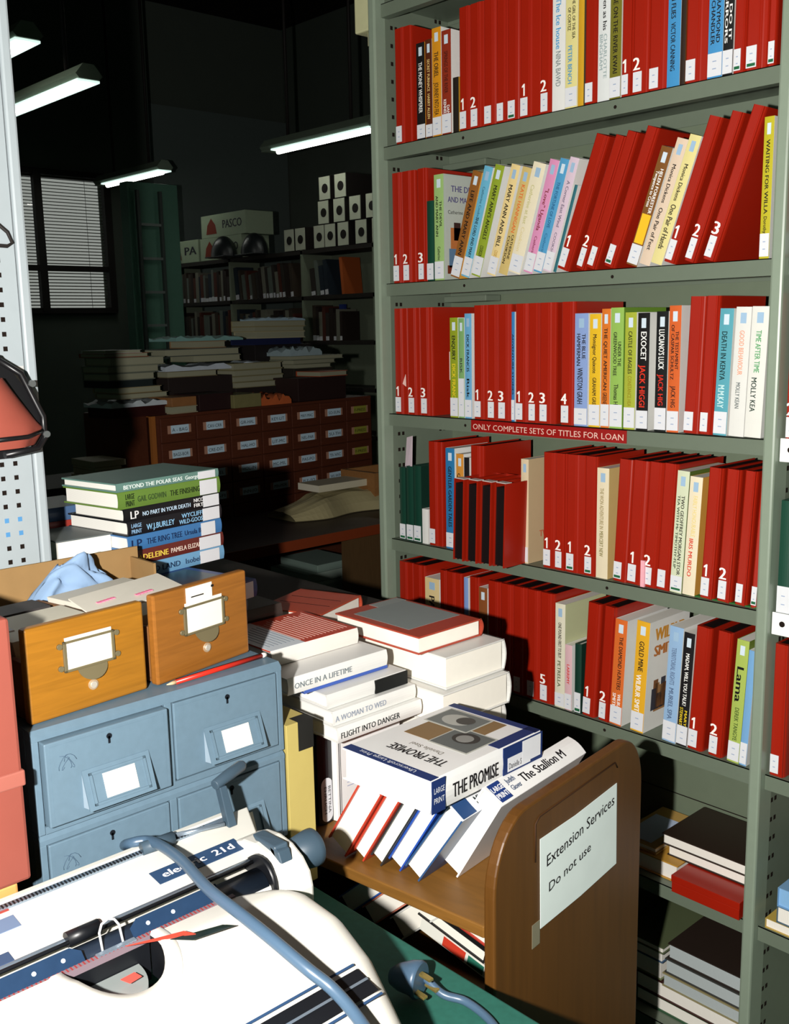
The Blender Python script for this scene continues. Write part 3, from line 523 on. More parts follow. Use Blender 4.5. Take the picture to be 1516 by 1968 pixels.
(2, 'r', -1.2869, 1.578, 0.0387, 0.232, 0, 'third red binder right of the thin blue paperback on the third shelf, numbered 3', None, None, [], 0.165, '3'),
(2, 'r', -1.2344, 1.578, 0.0312, 0.232, 0, 'fourth red binder right of the thin blue paperback on the third shelf, numbered 4', None, None, [], 0.165, '4'),
(2, 'b', -1.2021, 1.578, 0.0305, 0.2098, 0, 'periwinkle blue paperback on the third shelf', (140, 165, 215), (235, 235, 230), [('THE BLUE', (25, 22, 22), 0.18, 0.4, 0.7, 0.28), ('HAMPERMAN', (25, 22, 22), 0.18, 0.46, 0.32, 0.28), ('WINSTON GRAH', (25, 22, 22), 0.48, 0.8, 0.45, 0.42)], 0.16, ''),
(2, 'b', -1.1681, 1.578, 0.0251, 0.208, 0, 'yellow paperback with thin black lettering on the third shelf', (235, 190, 40), (235, 235, 230), [('Monsignor Quixote', (25, 22, 22), 0.18, 0.52, 0.5, 0.36), ('GRAHAM GRE', (25, 22, 22), 0.56, 0.8, 0.5, 0.36)], 0.2, ''),
(2, 'b', -1.1409, 1.578, 0.0188, 0.2166, 0, 'orange paperback with stacked author name on the third shelf', (222, 120, 40), (235, 235, 230), [('THE QUIET AMERICAN', (25, 22, 22), 0.16, 0.68, 0.5, 0.42), ('GREENE', (25, 22, 22), 0.7, 0.8, 0.5, 0.5)], 0.2, ''),
(2, 'b', -1.1211, 1.578, 0.0277, 0.2181, 0, 'leaf green paperback with wide spine on the third shelf', (150, 190, 90), (110, 150, 50), [('UNDER THE', (25, 22, 22), 0.28, 0.48, 0.72, 0.28), ('GREENWOOD TREE', (25, 22, 22), 0.2, 0.56, 0.38, 0.28), ('Thomas H', (25, 22, 22), 0.63, 0.8, 0.5, 0.36)], 0.2, ''),
(2, 'b', -1.0902, 1.578, 0.0237, 0.209, 0, 'yellow-green paperback with dark lettering on the third shelf', (170, 180, 60), (235, 235, 230), [('CASTLE OF EAGLES', (25, 22, 22), 0.16, 0.52, 0.5, 0.36), ('CONSTANCE HEA', (140, 130, 30), 0.54, 0.8, 0.5, 0.36)], 0.19, ''),
(2, 'b', -1.0635, 1.578, 0.0244, 0.2075, 0, 'black paperback with one white title word on the third shelf', (24, 22, 22), (235, 235, 230), [('EXOCET', (235, 235, 230), 0.16, 0.4, 0.55, 0.5), ('JACK HIGGI', (215, 50, 30), 0.44, 0.8, 0.5, 0.5)], 0.17, ''),
(2, 'b', -1.0254, 1.578, 0.0237, 0.2092, 0, 'black paperback with long white title on the third shelf', (24, 26, 26), (235, 235, 230), [("LUCIANO'S LUCK", (235, 235, 230), 0.15, 0.48, 0.5, 0.5), ('JACK HIG', (205, 45, 30), 0.52, 0.78, 0.5, 0.45)], 0.2, ''),
(2, 'b', -0.9999, 1.578, 0.0232, 0.2183, 0, 'burnt orange paperback on the third shelf', (215, 100, 45), (235, 235, 230), [('THE TESTAMENT', (25, 22, 22), 0.2, 0.5, 0.72, 0.28), ('OF CASPAR SCHULTZ', (25, 22, 22), 0.15, 0.58, 0.35, 0.28), ('JACK HIG', (25, 22, 22), 0.63, 0.8, 0.5, 0.4)], 0.17, ''),
(2, 'r', -0.9677, 1.578, 0.0307, 0.232, 0.03, 'first red binder right of the burnt orange paperback on the third shelf', None, None, [], 0.165, ''),
(2, 'r', -0.9364, 1.578, 0.0241, 0.232, 0.03, 'second red binder right of the burnt orange paperback on the third shelf', None, None, [], 0.165, ''),
(2, 'b', -0.9097, 1.578, 0.0246, 0.2106, 0.03, 'teal paperback with dark lettering on the third shelf', (90, 165, 180), (235, 235, 230), [('DEATH IN KENYA', (20, 50, 50), 0.18, 0.56, 0.45, 0.42), ('M.M.KAY', (190, 220, 220), 0.6, 0.78, 0.45, 0.5)], 0.19, ''),
(2, 'b', -0.8808, 1.578, 0.0268, 0.2123, 0.03, 'white paperback with orange title on the third shelf', (228, 228, 222), (235, 235, 230), [('GOOD BEHAVIOUR', (220, 150, 120), 0.18, 0.52, 0.5, 0.34), ('MOLLY KEAN', (90, 100, 100), 0.58, 0.78, 0.45, 0.3)], 0.0, ''),
(2, 'b', -0.8525, 1.578, 0.0289, 0.2123, 0.03, 'white paperback with green title on the third shelf', (230, 230, 222), (235, 235, 230), [('TIME AFTER TIME', (70, 150, 90), 0.18, 0.5, 0.5, 0.34), ('MOLLY KEA', (40, 60, 50), 0.54, 0.8, 0.4, 0.34)], 0, ''),
(3, 'b', -1.6938, 1.58, 0.0189, 0.1666, 0, 'leftmost slim dark green volume on the fourth shelf', (20, 62, 48), (20, 50, 40), [], 0.22, 'G'),
(3, 'b', -1.6712, 1.58, 0.022, 0.1712, 0, 'middle slim dark green volume on the fourth shelf', (20, 62, 48), (20, 50, 40), [], 0.22, 'G'),
(3, 'b', -1.6473, 1.58, 0.0234, 0.1743, 0, 'rightmost slim dark green volume on the fourth shelf', (20, 62, 48), (20, 50, 40), [], 0.22, 'G'),
(3, 'b', -1.622, 1.58, 0.0181, 0.0787, 0, 'short plain white booklet on the fourth shelf', (235, 235, 230), (235, 235, 230), [], 0, ''),
(3, 'r', -1.6004, 1.58, 0.0406, 0.232, 0, 'first red binder right of the white booklet on the fourth shelf', None, None, [], 0.165, ''),
(3, 'b', -1.5469, 1.58, 0.0267, 0.2209, 0, 'tall blue paperback on the fourth shelf', (45, 125, 180), (235, 235, 230), [('GENTLER GARDEN TALES', (25, 22, 22), 0.18, 0.78, 0.5, 0.4)], 0.16, ''),
(3, 'b', -1.5153, 1.58, 0.0216, 0.2109, 0, 'orange paperback half hidden by forward books on the fourth shelf', (220, 150, 60), (235, 235, 230), [('QUEST OF', (25, 22, 22), 0.2, 0.5, 0.4, 0.4)], 0.16, ''),
(3, 'b', -1.492, 1.58, 0.0152, 0.2046, 0, 'narrow black paperback in shadow on the fourth shelf', (35, 30, 30), (235, 235, 230), [], 0.1, ''),
(3, 'r', -1.4737, 1.58, 0.036, 0.232, 0, 'first red binder right of the black paperback on the fourth shelf', None, None, [], 0.165, ''),
(3, 'b', -1.3344, 1.58, 0.0193, 0.2138, 0, 'cream paperback with pictorial side on the fourth shelf', (225, 205, 170), (205, 180, 140), [('A Kid for Two Farthings', (25, 22, 22), 0.5, 0.8, 0.45, 0.36), ('Wolf Mankowitz', (150, 130, 100), 0.2, 0.45, 0.45, 0.3)], 0.16, 'T'),
(3, 'r', -1.2773, 1.58, 0.0297, 0.232, 0, 'first red binder right of the cream paperback on the fourth shelf, numbered 1', None, None, [], 0.165, '1'),
(3, 'r', -1.2471, 1.58, 0.0265, 0.232, 0, 'second red binder right of the cream paperback on the fourth shelf, numbered 2', None, None, [], 0.165, '2'),
(3, 'r', -1.22, 1.58, 0.0434, 0.232, 0, 'third red binder right of the cream paperback on the fourth shelf, numbered 1', None, None, [], 0.165, 'G1'),
(3, 'r', -1.1759, 1.58, 0.0271, 0.232, 0, 'fourth red binder right of the cream paperback on the fourth shelf, numbered 2', None, None, [], 0.165, 'G2'),
(3, 'b', -1.1478, 1.58, 0.0266, 0.2119, 0, 'cream hardback with faded gold lettering on the fourth shelf', (235, 222, 190), (215, 185, 120), [('THE WON ADVENTURE IN', (150, 135, 90), 0.18, 0.55, 0.45, 0.34), ('MERCERT NEW', (130, 120, 70), 0.57, 0.8, 0.45, 0.34)], 0, ''),
(3, 'r', -1.1095, 1.58, 0.0308, 0.232, 0.045, 'first red binder right of the cream hardback on the fourth shelf', None, None, [], 0.165, 'G'),
(3, 'r', -1.078, 1.58, 0.0335, 0.232, 0.045, 'second red binder right of the cream hardback on the fourth shelf, numbered 1', None, None, [], 0.165, '1'),
(3, 'r', -1.044, 1.58, 0.0293, 0.232, 0.045, 'third red binder right of the cream hardback on the fourth shelf, numbered 2', None, None, [], 0.165, '2'),
(3, 'r', -1.014, 1.58, 0.0274, 0.232, 0.045, 'fourth red binder right of the cream hardback on the fourth shelf', None, None, [], 0.165, ''),
(3, 'b', -0.9858, 1.58, 0.0237, 0.2212, 0.045, 'pale green book with two titles on the fourth shelf', (215, 222, 190), (90, 110, 40), [('TWO GEOFFREY MORGAN STOR', (25, 22, 22), 0.2, 0.85, 0.62, 0.3), ('TEA WITH Mr TIMOTHY-FLIP', (50, 70, 50), 0.2, 0.8, 0.28, 0.22)], 0.14, 'G'),
(3, 'b', -0.9603, 1.58, 0.0243, 0.2131, 0.045, 'cream book with red author name on the fourth shelf', (238, 226, 196), (215, 160, 70), [('FAIRLY HONOURABLE', (220, 200, 130), 0.16, 0.5, 0.55, 0.36), ('IRIS MURDO', (205, 60, 40), 0.52, 0.84, 0.45, 0.34)], 0.0, ''),
(3, 'r', -0.9261, 1.58, 0.0267, 0.232, 0.045, 'first red binder right of the cream red-lettered book on the fourth shelf, numbered 1', None, None, [], 0.165, '1'),
(3, 'r', -0.8928, 1.58, 0.026, 0.232, 0.045, 'second red binder right of the cream red-lettered book on the fourth shelf, numbered 2', None, None, [], 0.165, '2'),
(3, 'r', -0.8594, 1.58, 0.0215, 0.232, 0.045, 'third red binder right of the cream red-lettered book on the fourth shelf', None, None, [], 0.165, ''),
(3, 'r', -0.8307, 1.58, 0.0117, 0.232, 0.045, 'fourth red binder right of the cream red-lettered book on the fourth shelf', None, None, [], 0.165, 'G'),
(4, 'r', -1.6995, 1.578, 0.0452, 0.232, 0, 'first red binder from the left post on the fifth shelf', None, None, [], 0.165, ''),
(4, 'r', -1.6536, 1.578, 0.0376, 0.232, 0, 'second red binder from the left post on the fifth shelf', None, None, [], 0.165, ''),
(4, 'b', -1.6141, 1.578, 0.045, 0.208, 0, 'cream paperback low between binders on the fifth shelf', (228, 205, 150), (235, 235, 230), [('PARK', (25, 22, 22), 0.2, 0.5, 0.5, 0.4)], 0.16, ''),
(4, 'r', -1.5673, 1.578, 0.0191, 0.232, 0, 'first red binder right of the cream paperback on the fifth shelf', None, None, [], 0.165, ''),
(4, 'r', -1.5476, 1.578, 0.0448, 0.232, 0, 'second red binder right of the cream paperback on the fifth shelf', None, None, [], 0.165, ''),
(4, 'b', -1.4932, 1.578, 0.0124, 0.2269, 0, 'thin pale blue paperback on the fifth shelf', (130, 160, 215), (235, 235, 230), [], 0.15, ''),
(4, 'r', -1.4775, 1.578, 0.0262, 0.232, 0, 'first red binder right of the thin pale blue paperback on the fifth shelf', None, None, [], 0.165, ''),
(4, 'b', -1.4497, 1.578, 0.0242, 0.2129, 0, 'brown paperback low between binders on the fifth shelf', (140, 80, 40), (235, 235, 230), [('TALE', (25, 22, 22), 0.3, 0.6, 0.5, 0.4)], 0.16, ''),
(4, 'r', -1.4239, 1.578, 0.0351, 0.232, 0, 'first red binder right of the brown paperback on the fifth shelf', None, None, [], 0.165, ''),
(4, 'r', -1.3882, 1.578, 0.0343, 0.232, 0, 'second red binder right of the brown paperback on the fifth shelf', None, None, [], 0.165, ''),
(4, 'r', -1.3534, 1.578, 0.0363, 0.232, 0, 'third red binder right of the brown paperback on the fifth shelf', None, None, [], 0.165, ''),
(4, 'r', -1.3165, 1.578, 0.034, 0.232, 0, 'fourth red binder right of the brown paperback on the fifth shelf', None, None, [], 0.165, ''),
(4, 'r', -1.2819, 1.578, 0.0352, 0.232, 0, 'fifth red binder right of the brown paperback on the fifth shelf, numbered 5', None, None, [], 0.165, '5'),
(4, 'b', -1.2427, 1.578, 0.0245, 0.2162, 0, 'cream hardback with dark lettering on the fifth shelf', (228, 224, 200), (200, 205, 160), [('ONE POUND FIRST TO BUY', (25, 22, 22), 0.18, 0.52, 0.5, 0.34), ('PETRELLA', (90, 100, 70), 0.55, 0.8, 0.45, 0.34)], 0.14, ''),
(4, 'b', -1.2176, 1.578, 0.017, 0.1356, 0, 'small pink paperback with red word on the fifth shelf', (225, 185, 190), (235, 235, 230), [('LARRIMY', (205, 50, 40), 0.3, 0.6, 0.5, 0.4)], 0.25, ''),
(4, 'b', -1.193, 1.578, 0.0155, 0.143, 0, 'small dark green volume on the fifth shelf', (24, 60, 48), (20, 50, 40), [], 0.3, 'G'),
(4, 'r', -1.1751, 1.578, 0.0303, 0.232, 0.05, 'first red binder right of the dark green volume on the fifth shelf, numbered 1', None, None, [], 0.165, '1'),
(4, 'r', -1.1363, 1.578, 0.0259, 0.232, 0.05, 'second red binder right of the dark green volume on the fifth shelf, numbered 2', None, None, [], 0.165, '2'),
(4, 'b', -1.1093, 1.578, 0.0266, 0.2117, 0.05, 'orange paperback with white pages on the fifth shelf', (222, 110, 45), (235, 235, 230), [('THE DIAMOND HUNTERS', (25, 22, 22), 0.16, 0.66, 0.6, 0.34), ('WILBUR', (235, 235, 230), 0.7, 0.85, 0.7, 0.28), ('SMITH', (235, 235, 230), 0.7, 0.84, 0.3, 0.28)], 0.18, ''),
(4, 'b', -1.0617, 1.578, 0.028, 0.218, 0.05, 'yellow paperback with white author name on the fifth shelf', (232, 175, 40), (235, 235, 230), [('GOLD MINE', (25, 22, 22), 0.18, 0.45, 0.5, 0.4), ('WILBUR SMIT', (235, 235, 230), 0.48, 0.82, 0.42, 0.4)], 0.18, 'W'),
(4, 'b', -0.9922, 1.578, 0.0278, 0.2218, 0.05, 'light blue book with grey lettering on the fifth shelf', (150, 185, 220), (235, 235, 230), [('TERRITORIAL RIGHTS', (90, 110, 140), 0.18, 0.5, 0.45, 0.36), ('MURIEL SPA', (80, 100, 130), 0.53, 0.8, 0.45, 0.36)], 0.18, ''),
(4, 'b', -0.9626, 1.578, 0.0218, 0.2159, 0.05, 'black book with yellow author name on the fifth shelf', (26, 24, 26), (235, 235, 230), [('MADAM, WILL YOU TALK?', (235, 235, 230), 0.18, 0.64, 0.5, 0.36), ('MARY', (225, 195, 40), 0.68, 0.82, 0.72, 0.26), ('STEWART', (225, 195, 40), 0.66, 0.82, 0.3, 0.3)], 0.18, ''),
(4, 'r', -0.94, 1.578, 0.0299, 0.232, 0.05, 'first red binder right of the black book on the fifth shelf, numbered 1', None, None, [], 0.165, '1'),
(4, 'r', -0.898, 1.578, 0.0269, 0.232, 0.05, 'second red binder right of the black book on the fifth shelf, numbered 2', None, None, [], 0.165, '2'),
(4, 'b', -0.8604, 1.578, 0.0222, 0.2248, 0.05, 'green book with black script title on the fifth shelf', (170, 190, 90), (110, 130, 50), [('Lama', (15, 15, 15), 0.22, 0.5, 0.5, 0.6), ('DEREK TANGYE', (70, 90, 40), 0.55, 0.82, 0.5, 0.36)], 0.17, ''),
(4, 'b', -0.8375, 1.578, 0.0131, 0.21, 0.05, 'slim pale blue book at right post on the fifth shelf', (120, 170, 215), (235, 235, 230), [], 0.2, '')]
ROWZ = [E+.386, E+.097, E-.190, E-.478, E-.762]
RN = ['top', 'second', 'third', 'fourth', 'fifth']
for (ri, kind, X0, Y, w, h, th, lab, col, side, texts, lh, fl) in ROWS:
    z = ROWZ[ri]+.0004
    zz = z + w*math.sin(th)
    if kind == 'r':
        binder(lab, w, h, (X0, Y, zz), num=fl.replace('G', ''), green='G' in fl, lean=th, group='red binders on the %s shelf' % RN[ri])
        continue
    extra = None
    if 'C' in fl:
        def extra(mb, w, d, h):
            mb.box(w-.0001, w+.0002, .004, d-.004, .004, h-.004, paper((180, 188, 180)))
            mb.text('THE DEVIL', (w, .022, h*.84), (0, 1, 0), (0, 0, 1), .085, .013, paper((70, 60, 120)), lift=.0006, bold=.01)
            mb.text('AND MARY ANN', (w, .012, h*.74), (0, 1, 0), (0, 0, 1), .11, .012, paper((70, 60, 120)), lift=.0006, bold=.01)
            mb.text('Catherine Cookson', (w, .012, h*.63), (0, 1, 0), (0, 0, 1), .09, .008, INK, lift=.0006)
            for (a, b, c_, e, q) in ((.02, .07, .30, .5, (180, 110, 60)), (.03, .05, .38, .55, (60, 40, 35)), (.015, .06, .12, .3, (90, 120, 150)), (.01, .04, .06, .14, (110, 50, 30))):
                mb.box(w+.0002, w+.0004, a, b, h*c_, h*e, paper(q))
    if 'T' in fl:
        def extra(mb, w, d, h):
            mb.box(w-.0001, w+.0003, .055, .075, h*.45, h*.86, paper((235, 235, 230))); mb.box(w+.0003, w+.0006, .059, .073, h*.62, h*.84, paper((70, 60, 70)))
            mb.text('TWO', (w, .035, h*.24), (0, 1, 0), (0, 0, 1), .04, .014, paper((200, 90, 60)), lift=.0006, bold=.02)
    if 'W' in fl:
        def extra(mb, w, d, h):
            mb.text('WILBUR', (w, .02, h*.82), (0, 1, 0), (0, 0, 1), .10, .026, paper((200, 140, 50)), lift=.0006, bold=.04)
            mb.text('SMITH', (w, .02, h*.68), (0, 1, 0), (0, 0, 1), .08, .022, paper((180, 110, 50)), lift=.0006, bold=.04)
            for k in range(16): mb.box(w, w+.0003, .02+.005*k, .035+.005*k, h*(.18+.02*math.sin(k*2.1)), h*(.38+.08*math.sin(k*1.3)), paper([(60, 60, 70), (120, 80, 50), (150, 110, 70)][k % 3]))
    top_sq = None
    tx = [tuple(t) for t in texts]
    b = book(lab, w, .135 if h < .24 else .155, h, col, side, loc=(X0, Y, zz), texts=tx, lab=lh, green='G' in fl, lean=th, hard='dark green' in lab, cover_extra=extra, alb=.85)
    if h > .19 and len(tx) and w > .014:   # publisher's square near the head of the spine
        m = MB(); m.box(w*.32, w*.70, -.0010, -.0004, h*.955-.017, h*.955, paper((200, 215, 225) if sum(col) < 480 else (150, 180, 205))); m.build('spine_device', b)
    if 'Y' in fl:
        m = MB(); m.box(w*.1, w*.9, -.0008, -.0003, h*.19, h*.44, paper((235, 185, 40))); m.build('spine_band', b)

# four slim red cases pushed forward on the fourth shelf
zf = E-.478+.0004
for k, nm in enumerate(('leftmost', 'second', 'third', 'rightmost')):
    x = -1.455+k*.0345
    r = thing('book', '%s of four slim red books standing fore-edge forward on the fourth shelf' % nm, 'book', (x, 1.505+.003*k, zf), group='slim red books turned fore-edge forward')
    r.rotation_euler = (0, .03, 0)
    m = MB(); m.box(0, .0022, 0, .12, .0012, .172, RED); m.box(.0255, .0285, 0, .12, .0012, .172, RED); m.box(0, .0285, .118, .12, .0012, .172, RED); m.build('cover', r)
    m = MB(); m.box(.0024, .0253, .003, .117, .004, .163, REDIN); m.build('page_block', r)
    m = MB(); m.box(.003, .027, .001, .02, .1722, .1735, paper((200, 195, 190))); m.build('top_flap', r)
# bits of paper between the books
m = MB(); m.hexa([(-1.700, 1.60, E-.345), (-1.66, 1.585, E-.350), (-1.66, 1.586, E-.350), (-1.700, 1.601, E-.345), (-1.689, 1.60, E-.245), (-1.655, 1.585, E-.238), (-1.655, 1.586, E-.238), (-1.689, 1.601, E-.245)], paper((225, 205, 215)))
tag(m.build('paper_slip'), 'pale pink paper slip standing above the dark green volumes', 'paper')
m = MB(); m.box(-1.045, -1.037, 1.575, 1.5795, E-.478+.0005, E-.428, paper((235, 170, 180))); tag(m.build('bookmark'), 'small pink bookmark between two binders on the fourth shelf', 'bookmark')
m = MB(); m.prism([(-1.672, 1.574, E-.122), (-1.662, 1.574, E-.101), (-1.661, 1.574, E-.128)], (0, .0008, 0), paper((235, 190, 180))); tag(m.build('paper_scrap'), 'small torn paper triangle between binders one and two on the third shelf', 'paper')
m = MB(); m.box(-1.552, -1.535, 1.60, 1.601, E-.112, E-.052, paper((215, 195, 185))); tag(m.build('paper_note'), 'small note with a ragged edge beside the lime green paperback', 'paper')
m = MB(); m.box(-.955, -.815, 1.581, 1.70, E-.4778, E-.4762, paper((40, 110, 50))); o = m.build('green_card'); tag(o, 'flat green card under the last red binders on the fourth shelf', 'card')

# the two lower shelves: ledgers, box, folders
def slab(name, label, cat, x, y, z, dx, dy, t, col, rot=0, pg=PG, hard=True, alb=.8, group=None, overhang=.004):
    r = thing(name, label, cat, (x, y, z), rotz=rot, group=group); c = mat(col, .45, .35, 0, .06, 25, alb=alb); b = .0025 if hard else .0008
    m = MB(); m.box(0, dx, 0, dy, 0, b, c, .0006 if hard else 0); m.box(0, dx, 0, dy, t-b, t, c, .0006 if hard else 0); m.box(0, b, 0, dy, b, t-b, c); m.build('cover', r)
    m = MB(); m.box(b, dx-overhang, overhang, dy-overhang, b+.0001, t-b-.0001, pg); m.build('page_block', r)
    return r
z6 = E-1.045+.0005; GP = make_pages((190, 200, 200), .8)
r = slab('file', 'tan card folder with a label lying at the left on the sixth shelf', 'folder', -1.10, 1.592, z6, .140, .175, .035, (200, 150, 60), .0)
slab('file', 'yellow-tan folder with white papers lying on the other folder of the sixth shelf', 'folder', -1.10, 1.60, z6+.0355, .088, .16, .014, (205, 165, 90), .0)
m = MB(); m.box(-1.09, -1.03, 1.61, 1.72, z6+.0500, z6+.0508, paper((190, 205, 230))); tag(m.build('paper_sheet'), 'pale blue printed sheet on top of the tan folders', 'paper')
rbx = thing('box', 'shallow red box lying on the sixth shelf under dark ledgers', 'box', (-.953, 1.562, z6))
m = MB(); m.box(0, .136, 0, .195, 0, .020, RED, .0008); m.build('tray', rbx)
m = MB(); m.box(-.001, .137, -.001, .196, .0205, .0335, RED, .0008); m.build('lid', rbx)
def fslab(label, x, y, z, dx, dy, t, col, pg, rot=0, name='ledger'):
    """flat volume with its spine at the back and page edges to the front"""
    r = thing(name, label, name, (x, y, z), rotz=rot); c = mat(col, .45, .35, 0, .06, 25, alb=.8); b = .0022
    m = MB(); m.box(0, dx, 0, dy, 0, b, c, .0005); m.box(0, dx, 0, dy, t-b, t, c, .0005); m.box(0, dx, dy-b, dy, b, t-b, c); m.build('cover', r)
    m = MB(); m.box(.003, dx-.003, .003, dy-b-.0002, b+.0001, t-b-.0001, pg); m.build('page_block', r)
fslab('lower dark ledger with white pages lying on the red box', -.999, 1.618, z6+.0345, .178, .140, .026, (45, 32, 26), PG)
fslab('upper dark brown ledger lying on top of the other ledger', -1.004, 1.606, z6+.0610, .184, .152, .022, (48, 34, 26), PG)
z7 = E-1.335+.0005
slab('ledger', 'bottom green book of the pile on the seventh shelf', 'ledger', -1.05, 1.60, z7, .23, .15, .03, (45, 85, 55), 0)
slab('ledger', 'dark red book lying on the green one on the seventh shelf', 'ledger', -1.05, 1.598, z7+.0305, .225, .16, .035, (60, 30, 26), 0)
z = z7+.066
for k, (t, col, nm, xx) in enumerate(((.028, (150, 140, 100), 'lowest tan', -.985), (.030, (60, 60, 56), 'second', -.982), (.032, (44, 34, 28), 'topmost', -.978))):
    fslab('%s thick grey-paged ledger of the pile by the right post' % nm, xx, 1.590+.003*k, z, -.818-xx, .165, t, col, GP); z += t+.0005
for k, (t, col, nm) in enumerate(((.040, (120, 130, 90), 'lower olive'), (.022, (60, 90, 120), 'middle blue'), (.014, (90, 100, 70), 'upper mottled green'))):
    fslab('%s thin folder sticking out on the seventh shelf pile' % nm, -1.085+.004*k, 1.60-.004*k, z7+.0665+(0, .0405, .063)[k], .092, .165, t, col, PG, name='folder')
# second bay items
def rb(x, y, z, w, h, lab, num=''): return binder(lab, w, h, (x, y, z), num=num)
X2 = XR+.0215
rb(X2+.003, S+.006, ROWZ[4]+.0004, .026, .232, 'red binder standing right of the right post on the fifth shelf level')
rb(X2+.003, S+.006, ROWZ[2]+.0004, .026, .232, 'red binder numbered 2 at the right edge beside the post', '2')
rb(X2+.003, S+.006, ROWZ[1]+.0004, .026, .232, 'red binder right of the post level with the second shelf', '1')
for k, nm in ((0, 'left'), (1, 'right')):
    book('%s dark green volume standing right of the post on the fourth level' % nm, .0235, .13, .19, (28, 74, 58), loc=(X2+.003+.0245*k, S+.006, ROWZ[3]+.0004), lab=.25, hard=True)
z = E-1.045+.0005
for k, (t, col, nm, dx) in enumerate(((.018, (200, 170, 80), 'bottom yellow', 0), (.03, (70, 100, 120), 'slate blue', .02), (.035, (130, 175, 215), 'light blue', .02), (.022, (200, 205, 170), 'cream frayed', .045), (.03, (215, 215, 215), 'thick white', .045), (.012, (170, 50, 40), 'top red', .06))):
    slab('papers' if k in (2, 3) else 'book', '%s item of the mixed pile at the lower right edge' % nm, 'papers' if k in (2, 3) else 'book', X2+.01+dx, S+.004, z, .2, .15, t, col, 0, PG if k != 2 else paper((130, 175, 215)), False); z += t+.0005
# cream carton on the wall side behind the left post, high up
m = MB(); m.box(-1.995, -1.76, 1.74, 2.02, E+.70, E+1.0, mat((205, 205, 160), .7, .2), .004); o = m.build('carton'); tag(o, 'pale cream box on a bracket high left of the red shelves', 'box')
m = MB(); m.box(-1.97, -1.732, 1.76, 2.0, E+.672, E+.6995, mat((150, 150, 120), .6, .3)); o2 = m.build('bracket', o)
# ---------------------------------------------------------------- desk
FW_ = mat((40, 92, 80), .7, .2, 0, .2, 120)
dk = thing('desk', 'green topped desk under the typewriter and card cabinet', 'desk', (-.9, .2, 0))
m = MB(); m.box(-.60, .62, -.55, .632, E-.82, E-.79, FW_, .003); m.build('desktop', dk)
for (x, y) in ((-.56, -.5), (.57, -.5), (-.56, .57), (.57, .57)):
    m = MB(); m.box(x-.025, x+.025, y-.025, y+.025, 0, E-.8205, DK); m.build('leg', dk)
